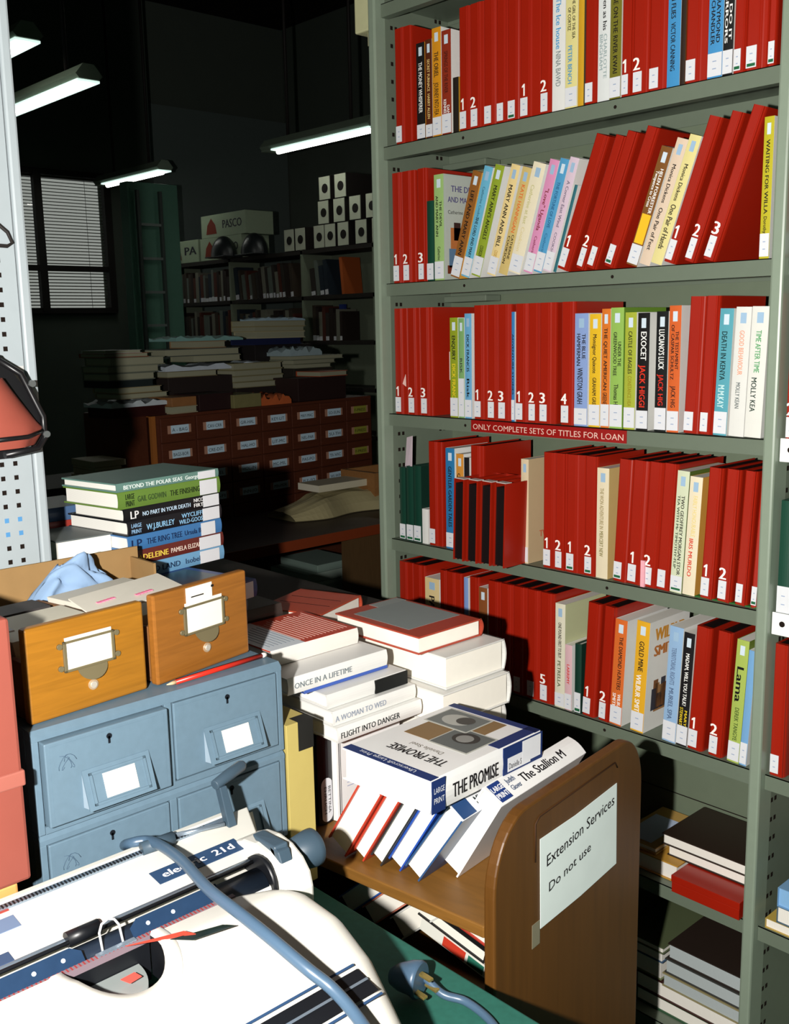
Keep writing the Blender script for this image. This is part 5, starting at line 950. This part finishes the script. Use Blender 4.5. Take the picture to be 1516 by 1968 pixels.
book('white and navy large print book lying face up on the leaning books, titled THE PROMISE', tt, .163, hd, (228, 228, 226), loc=loc, axes=(xd, yd, zd), hard=True, alb=.95, cover_extra=prom)

# upright books at the left end of the top trolley shelf
r = thing('box_file', 'pale yellow box file standing between the steel cabinet and the trolley books', 'file', (-1.10, .8015, E-.7895), axes=((0, 1, 0), (-1, 0, 0), (0, 0, 1)))
YB = mat((226, 205, 120), .6, .3, 0, .06, 30, alb=.6)
m = MB(); m.box(0, .046, 0, .10, 0, .248, YB, .001); m.build('case', r)
m = MB(); m.box(.020, .0465, -.0008, .02, .205, .2484, paper((28, 28, 26))); m.build('corner_patch', r)
book('black book with a white oval label standing beside the yellow file', .029, .12, .149, (22, 22, 24), loc=(-1.185, .9195, tz+.0005), axes=((0, 1, 0), (-1, 0, 0), (0, 0, 1)), hard=True, cover_extra=lambda mb, w, d, h: (mb.prism([(w*.5+w*.38*math.cos(i*math.pi/8), -.0032, h*.27+(h*.17 if math.sin(i*math.pi/8) > 0 else -h*.17)+w*.38*math.sin(i*math.pi/8)) for i in range(16)], (0, -.0004, 0), WHITE), mb.text('BETTINA', (w*.58, -.0038, h*.42), (0, 0, -1), (1, 0, 0), h*.3, w*.18, INK), mb.text('EHRLICH', (w*.3, -.0038, h*.42), (0, 0, -1), (1, 0, 0), h*.3, w*.18, INK)))
def wcov(mb, w, d, h):
    mb.box(w, w+.0004, .004, .0052, .003, h-.003, INK); mb.box(w, w+.0004, .0072, .008, .003, h-.003, INK)
    for k in range(9): mb.box(w, w+.0004, .02, .05, h*.35+k*.006, h*.35+k*.006+.0012, paper((150, 160, 185)))
book('large white book standing with its cover outwards behind the leaning books', .024, .135, .150, (228, 228, 226), loc=(-1.200, .951, tz+.0005), axes=((1, 0, 0), (0, 1, 0), (0, 0, 1)), hard=True, alb=.95, cover_extra=wcov)
book('white book standing behind the cover-out white book', .03, .135, .1495, (215, 215, 210), loc=(-1.232, .951, tz+.0005), hard=True, alb=.95)
book('grey book standing at the back of the upright trolley books', .03, .135, .1495, (120, 120, 120), loc=(-1.264, .951, tz+.0005), hard=True, alb=.95)
# flat pile B on the uprights
zb = tz+.1515
PBk = [
 (.0235, -1.135, .921, .175, .15, (228, 228, 224), 'bottom white book of the middle pile, black capitals on its spine', (('FLIGHT INTO DANGER', (40, 45, 45), .03, .72, .5, .42),), None),
 (.0225, -1.145, .921, .172, .15, (226, 226, 222), 'second white book of the middle pile with pale grey lettering', (('A WOMAN TO WED', (140, 150, 165), .02, .62, .5, .42),), None),
 (.0225, -1.158, .921, .165, .15, (222, 222, 218), 'white book with a black spine end in the middle pile', (), 'K'),
 (.006, -1.185, .900, .17, .15, (60, 90, 170), 'thin blue book in the middle pile', (), None),
 (.026, -1.182, .866, .20, .15, (226, 226, 222), 'white book lettered along its spine under the red-backed one', (('ONCE IN A LIFETIME', (110, 120, 125), .06, .62, .5, .36),), None),
 (.026, -1.240, .880, .175, .15, (190, 70, 50), 'red-backed book lying face down on top of the middle pile', (), 'T')]
for (t, x, y, h, d, col, lab_, tx, fl) in PBk:
    def ce(mb, w, d_, h_, fl=fl):
        if fl == 'K': mb.box(w*.02, w*.98, -.0035, -.0010, 0, h_*.42, paper((20, 22, 22)))
        if fl == 'T':
            mb.box(w, w+.0004, 0, d_, h_*.62, h_, paper((215, 222, 228), .95))
            for k in range(14):
                a = .10+.035*k
                mb.box(w+.0002, w+.0006, d_*.1, d_*(.88+.05*math.sin(k*5)), h_*(.60-.042*k), h_*(.60-.042*k)+.0014, paper((230, 190, 175)))
            for k in range(7): mb.box(w+.0004, w+.0008, d_*.12, d_*(.8+.1*math.sin(k*3)), h_*(.66+.045*k), h_*(.66+.045*k)+.0012, paper((120, 130, 140)))
    lie(lab_, Vector((x, y, zb)), t, d, h, col if fl != 'T' else (226, 222, 214), texts=tx, dirv=(0, 1, 0), outv=(1, 0, 0), hard=True, alb=.95, cover_extra=ce, side=(190, 70, 50) if fl == 'T' else None) ; zb += t+.0008
# tall white pile A on the trolley, fore-edges to the near side
def pileA(label, x0, x1, y0, y1, t, col, rot=0, art=None, z=0, pages=None):
    # spine faces +Y (away); head to the left
    r = thing('book', label, 'book', (x0, y0, z), rotz=rot); c = mat(col, .4, .4, 0, .04, 25, alb=.88); W_, D_ = x1-x0, y1-y0; b = .0028
    m = MB(); m.box(0, W_, 0, D_-.002, 0, b, c, .0008); m.box(0, W_, 0, D_-.002, t-b, t, c, .0008)
    N = 6; out = [(0, D_-.003+.006*math.sin(math.pi*i/N), t*i/N) for i in range(N+1)]; inn = [(0, D_-.006+.006*math.sin(math.pi*i/N), t*i/N) for i in range(N, -1, -1)]
    m.prism(out+inn, (W_, 0, 0), c)
    if art: art(m, W_, D_, t)
    m.build('cover', r)
    m = MB(); m.box(.003, W_-.003, .003, D_-.007, b+.0001, t-b-.0001, pages or PGA, .0); m.build('page_block', r); return r
PGA = mat((240, 236, 224), .8, .1, 0, .03, 80, alb=.98)
zA = tz+.0005
specA = [(.024, -1.352, -1.110, 1.112, 1.25, (120, 40, 30), 'bottom dark book of the tall white pile'), (.030, -1.352, -1.088, 1.112, 1.262, (190, 70, 50), 'red covered book low in the tall white pile'),
 (.046, -1.352, -1.100, 1.115, 1.262, (225, 225, 220), 'lowest thick white book of the tall pile'), (.055, -1.352, -1.092, 1.104, 1.266, (225, 225, 220), 'middle thick white book of the tall pile'), (.054, -1.352, -1.103, 1.122, 1.266, (225, 225, 220), 'upper thick white book of the tall pile'), ]
zA = tz+.033
m = MB(); m.box(-1.35, -1.12, 1.13, 1.24, tz, tz+.0325, paper((90, 70, 60)), .002); tag(m.build('book'), 'hidden brown book at the very bottom of the tall white pile', 'book')
for (t, a, b, c_, d_, col, lab_) in specA:
    pileA(lab_, a, b, c_, d_, t, col, z=zA); zA += t+.0008
def artA(m, W_, D_, t):
    m.box(W_*.14, W_*.80, D_*.12, D_*.92, t, t+.0004, paper((150, 160, 158), .75)); m.box(W_*.02, W_*.14, D_*.5, D_*.95, t, t+.0004, paper((160, 168, 165), .75))
pileA('thin red-covered book with a grey picture on top of the tall white pile', -1.352, -1.142, 1.100, 1.252, .030, (178, 70, 50), z=zA, art=artA)
# reddish bound volume behind, on the counter
def artC(m, W_, D_, t):
    for k in (.35, .62): m.box(W_*.1, W_*.9, D_*k, D_*k+.001, t, t+.0005, INK)
pileA('reddish-brown bound book lying behind the piles', -1.52, -1.385, 1.055, 1.205, .034, (185, 75, 50), rot=math.radians(20), z=E-.5345, art=artC)
# books on the lower trolley shelf
lz = E-1.0
def lowb(label, u, t, col, lean, v0, d=.135, h=.19): leaner(label, u, t, d, h, col, lean=lean, v0=v0, z=lz)
lowb('white book with blue edges leaning on the lower trolley shelf', .420, .035, (50, 90, 170), 48, .19)
lowb('faded red book leaning on the lower trolley shelf', .365, .036, (200, 120, 100), 48, .19)
lowb('wide white-paged book leaning on the lower trolley shelf', .300, .040, (215, 215, 210), 48, .19)
def tiltb(label, u0, z0, t, L_, col, spine=None):
    """book lying on the lower shelf, tilted with its left side up"""
    a = math.radians(15); xa = ta*math.cos(a)-Vector((0, 0, math.sin(a))); za = ta*math.sin(a)+Vector((0, 0, math.cos(a)))
    r = thing('book', label, 'book', tro(u0, .19, z0), axes=(xa, tv, za)); c = mat(col, .45, .4, 0, .05, 25, alb=.75)
    m = MB(); m.box(0, L_, 0, .18, 0, .0025, c); m.box(0, L_, 0, .18, t-.0025, t, c); m.box(L_-.002, L_, 0, .18, .0025, t-.0025, c)
    if spine:
        m.box(0, L_, -.001, .002, 0.0005, t-.0005, paper((225, 225, 215))); m.box(L_*.35, L_*.68, -.0016, -.001, .002, t-.002, paper((200, 60, 40))); m.box(L_*.72, L_*.95, -.0016, -.001, .003, t-.003, paper((40, 110, 90)))
    m.build('cover', r); m = MB(); m.box(.003, L_-.0022, .003, .177, .0027, t-.0027, PGA); m.build('page_block', r)
tiltb('lowest tilted book with a red, white and green spine on the lower trolley shelf', .262, lz+.036, .022, .135, (200, 190, 180), True)
tiltb('black-edged tilted book on the lower trolley shelf', .266, lz+.060, .024, .135, (30, 30, 30))
tiltb('lower red-edged tilted book on the lower trolley shelf', .245, lz+.086, .026, .135, (195, 60, 45))
tiltb('upper red-edged tilted book on the lower trolley shelf', .225, lz+.113, .026, .135, (195, 60, 45))
# ---------------------------------------------------------------- electric typewriter
TY = mat((228, 226, 216), .35, .5, 0, .03, 30, alb=0.8); TG = mat((84, 108, 126), .45, .4, 0, .05, 40, alb=.45); TD_ = mat((34, 46, 62), .35, .5); TM = mat((150, 165, 180), .25, .5, .7); TK = mat((16, 18, 22), .4, .4); BLU = mat((42, 70, 105), .5, .4, alb=.8)
ty = thing('typewriter', 'white electric typewriter on the desk in the lower left foreground', 'typewriter', (-.85, .45, E-.79))
def T_(x, y, z): return (x+.85, y-.45, z+.79)      # world (relative to the eye) to local
YL, YR = -.02, .655
# carriage frame + platen
m = MB(); a = T_(-1.045, YL, -.66); b = T_(-.90, .64, -.628); m.box(a[0], b[0], a[1], b[1], a[2], b[2], TY, .004); m.build('carriage', ty)
m = MB(); m.hexa([T_(-1.040, YL, -.606), T_(-.945, YL, -.618), T_(-.945, .648, -.618), T_(-1.040, .690, -.606), T_(-1.038, YL, -.600), T_(-.943, YL, -.612), T_(-.943, .648, -.612), T_(-1.038, .690, -.600)], TY); pt = m.build('paper_table', ty, bevel=.002)
m = MB(); p = T_(-1.045, YL, -.612); q = T_(-1.022, .665, -.598); m.box(p[0], q[0]-.012, p[1], q[1], p[2], q[2], TY, .002); m.box(q[0]-.011, q[0]-.002, p[1], q[1]-.01, p[2]+.006, q[2]-.001, TM)
k = 0; y = YL
while y < .62:
    c_ = T_(-1.030, y, -.5985); m.box(c_[0], c_[0]+.006, c_[1], c_[1]+.0014, c_[2]-.001, c_[2]+.0006, TK); y += .0042
m.build('tab_rack', ty)
m = MB(); z0 = T_(0, 0, -.605)[2]
def onpt(fx, y, l=0):   # fx 0 at the rear edge, 1 at the front edge
    return T_(-1.038+.095*fx, y, -.600-.012*fx+l)
m.hexa([onpt(.52, .520, .0), onpt(.78, .520, .0), onpt(.78, .635, .0), onpt(.52, .635, .0), onpt(.52, .520, .0008), onpt(.78, .520, .0008), onpt(.78, .635, .0008), onpt(.52, .635, .0008)], BLU)
m.text('electric  21d', onpt(.71, .530, .0008), (0, 1, 0), (-.095, 0, .012), .095, .012, WHITE, lift=.0006, bold=.02)
m.build('name_plate', pt)
for (a_, b_, c_, d_, col) in ((.08, .18, .30, .372, (170, 70, 60)), (.28, .5, .325, .372, (110, 130, 160)), (.82, .98, .30, .345, (60, 80, 110))):
    m = MB(); m.hexa([onpt(a_, c_), onpt(b_, c_), onpt(b_, d_), onpt(a_, d_), onpt(a_, c_, .0007), onpt(b_, c_, .0007), onpt(b_, d_, .0007), onpt(a_, d_, .0007)], paper(col, .8)); m.build('sticker', pt)
m = MB(); p = T_(-.922, YL, -.637); q = T_(-.922, .625, -.637); m.tube([p, q], .0215, TD_, 28); m.build('platen', ty)
m = MB(); p = T_(-.945, YL, -.6150); q = T_(-.945, .640, -.6150); m.tube([p, q], .0035, TM, 10); m.tube([T_(-.936, YL, -.612), T_(-.936, .640, -.612)], .0022, TK, 8); m.build('paper_bail', ty)
for y in (.415, .12): m = MB(); m.tube([T_(-.940, y-.018, -.611), T_(-.940, y+.018, -.611)], .008, TK, 14); m.build('bail_roller', ty)
m = MB(); m.box(*[v for pr in zip(T_(-.8985, YL, -.622), T_(-.8925, .572, -.6145)) for v in pr], paper((160, 140, 150), .5)); m.build('scale_strip', ty)
m = MB(); y = YL
while y < .565:
    c_ = T_(-.8985, y, -.6145); m.box(c_[0], c_[0]+.006, c_[1], c_[1]+.0014, c_[2], c_[2]+.0003, paper((140, 50, 50))); y += .0044
o = m.build('scale_marks', ty); tag(o, kind='stuff')
# right carriage end: cap, levers, knob
m = MB(); pts = []
for i in range(9):
    a_ = math.pi*i/8; pts.append(T_(-.945-.062*math.cos(a_), .633, -.640+.044*math.sin(a_)))
pts = pts+[T_(-.883, .633, -.69), T_(-1.007, .633, -.69)]
m.prism(pts, (0, .042, 0), TY, smooth=False); m.build('end_cap', ty, bevel=.004)
m = MB(); m.tube([T_(-.940, .675, -.630), T_(-.940, .686, -.630), T_(-.940, .689, -.630), T_(-.940, .713, -.630), T_(-.940, .720, -.630), T_(-.940, .722, -.630)], [.015, .015, .020, .0235, .0235, .021], TG, 28); m.build('platen_knob', ty)
m = MB(); m.hexa([T_(-.935, .642, -.612), T_(-.905, .642, -.622), T_(-.905, .660, -.622), T_(-.935, .660, -.612), T_(-.960, .642, -.592), T_(-.915, .642, -.592), T_(-.912, .660, -.590), T_(-.960, .660, -.592)], TG); m.hexa([T_(-.915, .642, -.625), T_(-.893, .642, -.628), T_(-.893, .660, -.628), T_(-.915, .660, -.625), T_(-.925, .642, -.592), T_(-.908, .642, -.596), T_(-.908, .660, -.596), T_(-.925, .660, -.592)], TG); m.build('release_lever', ty, bevel=.002)
m = MB(); m.tube([T_(-.925, .626, -.632), T_(-.925, .634, -.632)], .030, TK, 24); m.build('platen_end_disc', ty)
m = MB(); m.hexa([T_(-1.020, .642, -.602), T_(-1.008, .642, -.602), T_(-1.008, .654, -.602), T_(-1.020, .654, -.602), T_(-1.030, .638, -.553), T_(-1.018, .638, -.551), T_(-1.018, .648, -.551), T_(-1.030, .648, -.553)], TG)
m.tube([T_(-1.025, .635, -.549), T_(-1.030, .658, -.545), T_(-1.036, .682, -.542), T_(-1.038, .687, -.541)], [.0065, .0075, .0075, .005], TG, 14); m.build('return_lever', ty, bevel=.001)
m = MB(); m.tube([T_(-1.028, .533, -.596), T_(-1.022, .573, -.594)], .008, TG, 14); m.tube([T_(-1.030, .578, -.596), T_(-1.012, .638, -.596)], .003, TM, 8); m.build('margin_stop', ty)
# body: lofted shell with rounded right side
def bz(x):    # height of the cover along the machine
    K = ((-.892, -.616), (-.86, -.612), (-.80, -.622), (-.74, -.636), (-.68, -.650), (-.60, -.672), (-.50, -.705), (-.42, -.735))
    for (a_, za), (b_, zb_) in zip(K, K[1:]):
        if x <= b_: t_ = (x-a_)/(b_-a_); return za+(zb_-za)*t_
    return -.735
def by(x):    # right edge in plan
    K = ((-.892, .600), (-.875, .630), (-.85, .645), (-.80, .650), (-.74, .640), (-.70, .625), (-.62, .595), (-.50, .56), (-.42, .55))
    for (a_, za), (b_, zb_) in zip(K, K[1:]):
        if x <= b_: t_ = (x-a_)/(b_-a_); return za+(zb_-za)*t_
    return .55
P = []; xs = [-.892+.0059*i for i in range(81)]
for x in xs:
    zt_, yr = bz(x), by(x); yl = -.02-(yr-.62)*.6; row = [T_(x, yl, -.785), T_(x, yl, zt_-.03)]
    for i in range(1, 7): a_ = math.pi/2*i/6; row.append(T_(x, yl+.03*(1-math.cos(a_)), zt_-.03+.03*math.sin(a_)))
    for i in range(1, 90): row.append(T_(x, yl+.03+(yr-yl-.06)*i/90, zt_+.004*math.sin(math.pi*i/90)))
    for i in range(0, 7): a_ = math.pi/2*i/6; row.append(T_(x, yr-.03+.03*math.sin(a_), zt_-.03+.03*math.cos(a_)))
    row.append(T_(x, yr+.002, -.785)); P.append(row)
# opening for the type basket: skip the quads inside a half ellipse
def inhole(p):
    x, y = p[0]-.85, p[1]+.45
    return x < -.80 and abs(y-.418) < .053*math.sqrt(max(0, 1-((x+.892)/.084)**2))
m = MB(); kk = m.mi(TY); XR_ = []
V = [[m.bm.verts.new(p) for p in r_] for r_ in P]
for a_, b_ in zip(V, V[1:]):
    for i in range(len(a_)-1):
        cen = (a_[i].co+b_[i+1].co)/2
        if inhole(cen): continue
        f = m.bm.faces.new([a_[i], a_[i+1], b_[i+1], b_[i]]); f.smooth = True; f.material_index = kk
m.grid([[tuple(v.co) for v in V[-1]], [(v.co.x, v.co.y, .005) for v in V[-1]]], TY)
body = m.build('body_shell', ty)
# type guide opening: well with its shade painted near-black, rim, segment and ribbon parts
m = MB(); N = 24
def ell(f, dz, lift=0):
    out = []
    for i in range(N+1):
        a_ = math.pi*i/N; x = -.892+.084*f*math.sin(a_); y = .418-.053*f*math.cos(a_); out.append(T_(x, y, bz(x)+.0046+dz))
    return out
m.grid([ell(.90, -.004), ell(.93, .0010), ell(1.12, .0010), ell(1.18, -.0012)], TY, smooth=True); m.build('basket_rim', body)
m = MB(); m.prism([(p[0], p[1], T_(0, 0, -.672)[2]) for p in ell(.89, 0)], (0, 0, .003), TK); m.grid([ell(.90, -.048), ell(.90, -.003)], TK); c0_ = ell(.885, 0); m.poly([(c0_[0][0]-.001, c0_[0][1], .125), (c0_[-1][0]-.001, c0_[-1][1], .125), (c0_[-1][0]-.001, c0_[-1][1], c0_[0][2]-.004), (c0_[0][0]-.001, c0_[0][1], c0_[0][2]-.004)], TK); m.build('type_basket', body)
m = MB(); inner = [(p[0], p[1], T_(0, 0, -.660)[2]) for p in ell(.62, 0)]; m.prism(inner, (0, 0, .020), mat((150, 158, 156), .3, .5, .3), smooth=True); m.build('type_segment', body)
m = MB(); m.tube([T_(-.905, .420, -.625), T_(-.914, .421, -.602), T_(-.916, .425, -.595), T_(-.916, .432, -.592), T_(-.916, .439, -.595), T_(-.914, .443, -.602), T_(-.902, .442, -.625)], .0014, mat((225, 228, 230), .25, .5, .4), 8); m.build('ribbon_wire', ty)
m = MB(); m.box(*[v for pr in zip(T_(-.900, .408, -.620), T_(-.893, .452, -.613)) for v in pr], TM, .001); m.build('ribbon_guide', ty)
def quad(pts, mm, nm, t=.0008):
    m = MB(); m.prism([T_(*p) for p in pts], (0, 0, t), mm); return m.build(nm, ty)
quad([(-.888, .436, -.612), (-.880, .445, -.610), (-.845, .492, -.604), (-.858, .486, -.604)], paper((190, 60, 45)), 'ribbon')
quad([(-.858, .470, -.606), (-.838, .484, -.604), (-.828, .528, -.603), (-.838, .520, -.603)], mat((22, 34, 30), .25, .5), 'ribbon_tail')
quad([(-.872, .420, -.634), (-.860, .424, -.634), (-.862, .438, -.634), (-.873, .436, -.634)], paper((205, 80, 70)), 'ribbon_vibrator')
HB = mat((52, 80, 116), .2, .6, 0, .15, 90, alb=.42)
for (ya, yb, nm, dl) in ((-.02, .398, 'card_holder', 1), (.452, .560, 'card_holder', 0)):
    m = MB(); c0 = .010
    a_ = [T_(-.9145, ya + (0 if dl else c0), -.6045), T_(-.9145, yb-(c0 if dl else 0), -.6045), T_(-.909, yb, -.609), T_(-.8985, yb, -.618), T_(-.8985, ya, -.618), T_(-.909, ya, -.609)]
    m.prism(a_, (.0008, 0, .0008), HB)
    for hx in ((yb-.02, yb-.05) if dl else (ya+.02, ya+.05)):
        m.tube([T_(-.907, hx, -.6102), T_(-.9062, hx, -.6094)], .0022, mat((225, 230, 235), .3, .5), 10)
    m.build(nm, ty)
# dark band with blue lines across the front of the cover
m = MB()
for (x0_, x1_, mm) in ((-.722, -.690, TK), (-.729, -.726, BLU), (-.686, -.683, BLU), (-.708, -.705, TM)):
    seg = 18; rows_ = []
    for xx in (x0_, x1_):
        rows_.append([T_(xx, -.01+(.632+.01-.03)*i/seg if i <= seg else by(xx), bz(xx)+.0048+(.0008 if mm is not TK else 0)) for i in range(seg+1)])
    m.grid(rows_, mm)
m.build('trim_band', body)
# keyboard in front
m = MB(); m.box(*[v for pr in zip(T_(-.42, -.03, -.785), T_(-.29, .56, -.762)) for v in pr], TY, .004); m.build('keyboard_tray', ty)
for rr in range(4):
    for k in range(12):
        m = MB(); c_ = T_(-.405+.028*rr, .04+.038*k+.008*rr, -.762); m.box(c_[0]-.0, c_[0]+.020, c_[1], c_[1]+.024, c_[2], c_[2]+.012, TG, .003); m.build('key', ty)

# grey-blue mains cable over the typewriter
CBL = mat((98, 130, 160), .35, .5, 0, .04, 30, alb=.42)
def smooth(pts, n=8):
    out = []; P_ = [pts[0]]+list(pts)+[pts[-1]]
    for i in range(1, len(P_)-2):
        p0_, p1, p2, p3 = [Vector(q) for q in P_[i-1:i+3]]
        for k in range(n):
            t_ = k/n; out.append(.5*((2*p1)+(-p0_+p2)*t_+(2*p0_-5*p1+4*p2-p3)*t_*t_+(-p0_+3*p1-3*p2+p3)*t_**3))
    out.append(Vector(pts[-1])); return out
m = MB(); m.tube(smooth([(-1.1599, 0.577, 0.84), (-1.0582, 0.5314, 0.9), (-1.03, 0.5472, 0.908), (-0.951, 0.5389, 0.92), (-0.8667, 0.5225, 0.925), (-0.8093, 0.5224, 0.922), (-0.761, 0.5255, 0.915), (-0.7151, 0.534, 0.9), (-0.6902, 0.5451, 0.885), (-0.6539, 0.5457, 0.872), (-0.6081, 0.5361, 0.86), (-0.5914, 0.5571, 0.8)]), .0062, CBL, 14); tag(m.build('power_cable'), 'thick grey-blue cable lying across the typewriter', 'cable')
pgn = thing('mains_plug', 'grey-blue plug with three brass pins lying on the green desk', 'plug', (-0.8042, 0.7616, 0.728))
m = MB(); m.tube([(-.030, -.012, .002), (-.020, -.008, .004), (-.006, -.002, .007), (.004, 0, .008), (.007, .001, .008)], [.010, .016, .020, .0225, .0205], CBL, 24); m.build('plug_body', pgn)
BRS = mat((190, 165, 95), .3, .5, .8)
for (y, z, w) in ((.0, .018, .003), (-.010, .0, .002), (.010, -.0005, .002)):
    m = MB(); m.box(.007, .026, y-.0035, y+.0035, z-.0015+.0, z+.0015, BRS, .0005); m.build('pin', pgn)
m = MB(); m.tube(smooth([(-0.8042, 0.7736000000000001, 0.734), (-0.7761, 0.7772, 0.722), (-0.7517, 0.7916, 0.717), (-0.7125, 0.7891, 0.715), (-0.6694, 0.7711, 0.715)]), .0050, CBL, 12); m.build('cable', None); o = C.objects['cable'] ; tag(o, 'grey-blue lead running from the plug to the right past the trolley', 'cable')
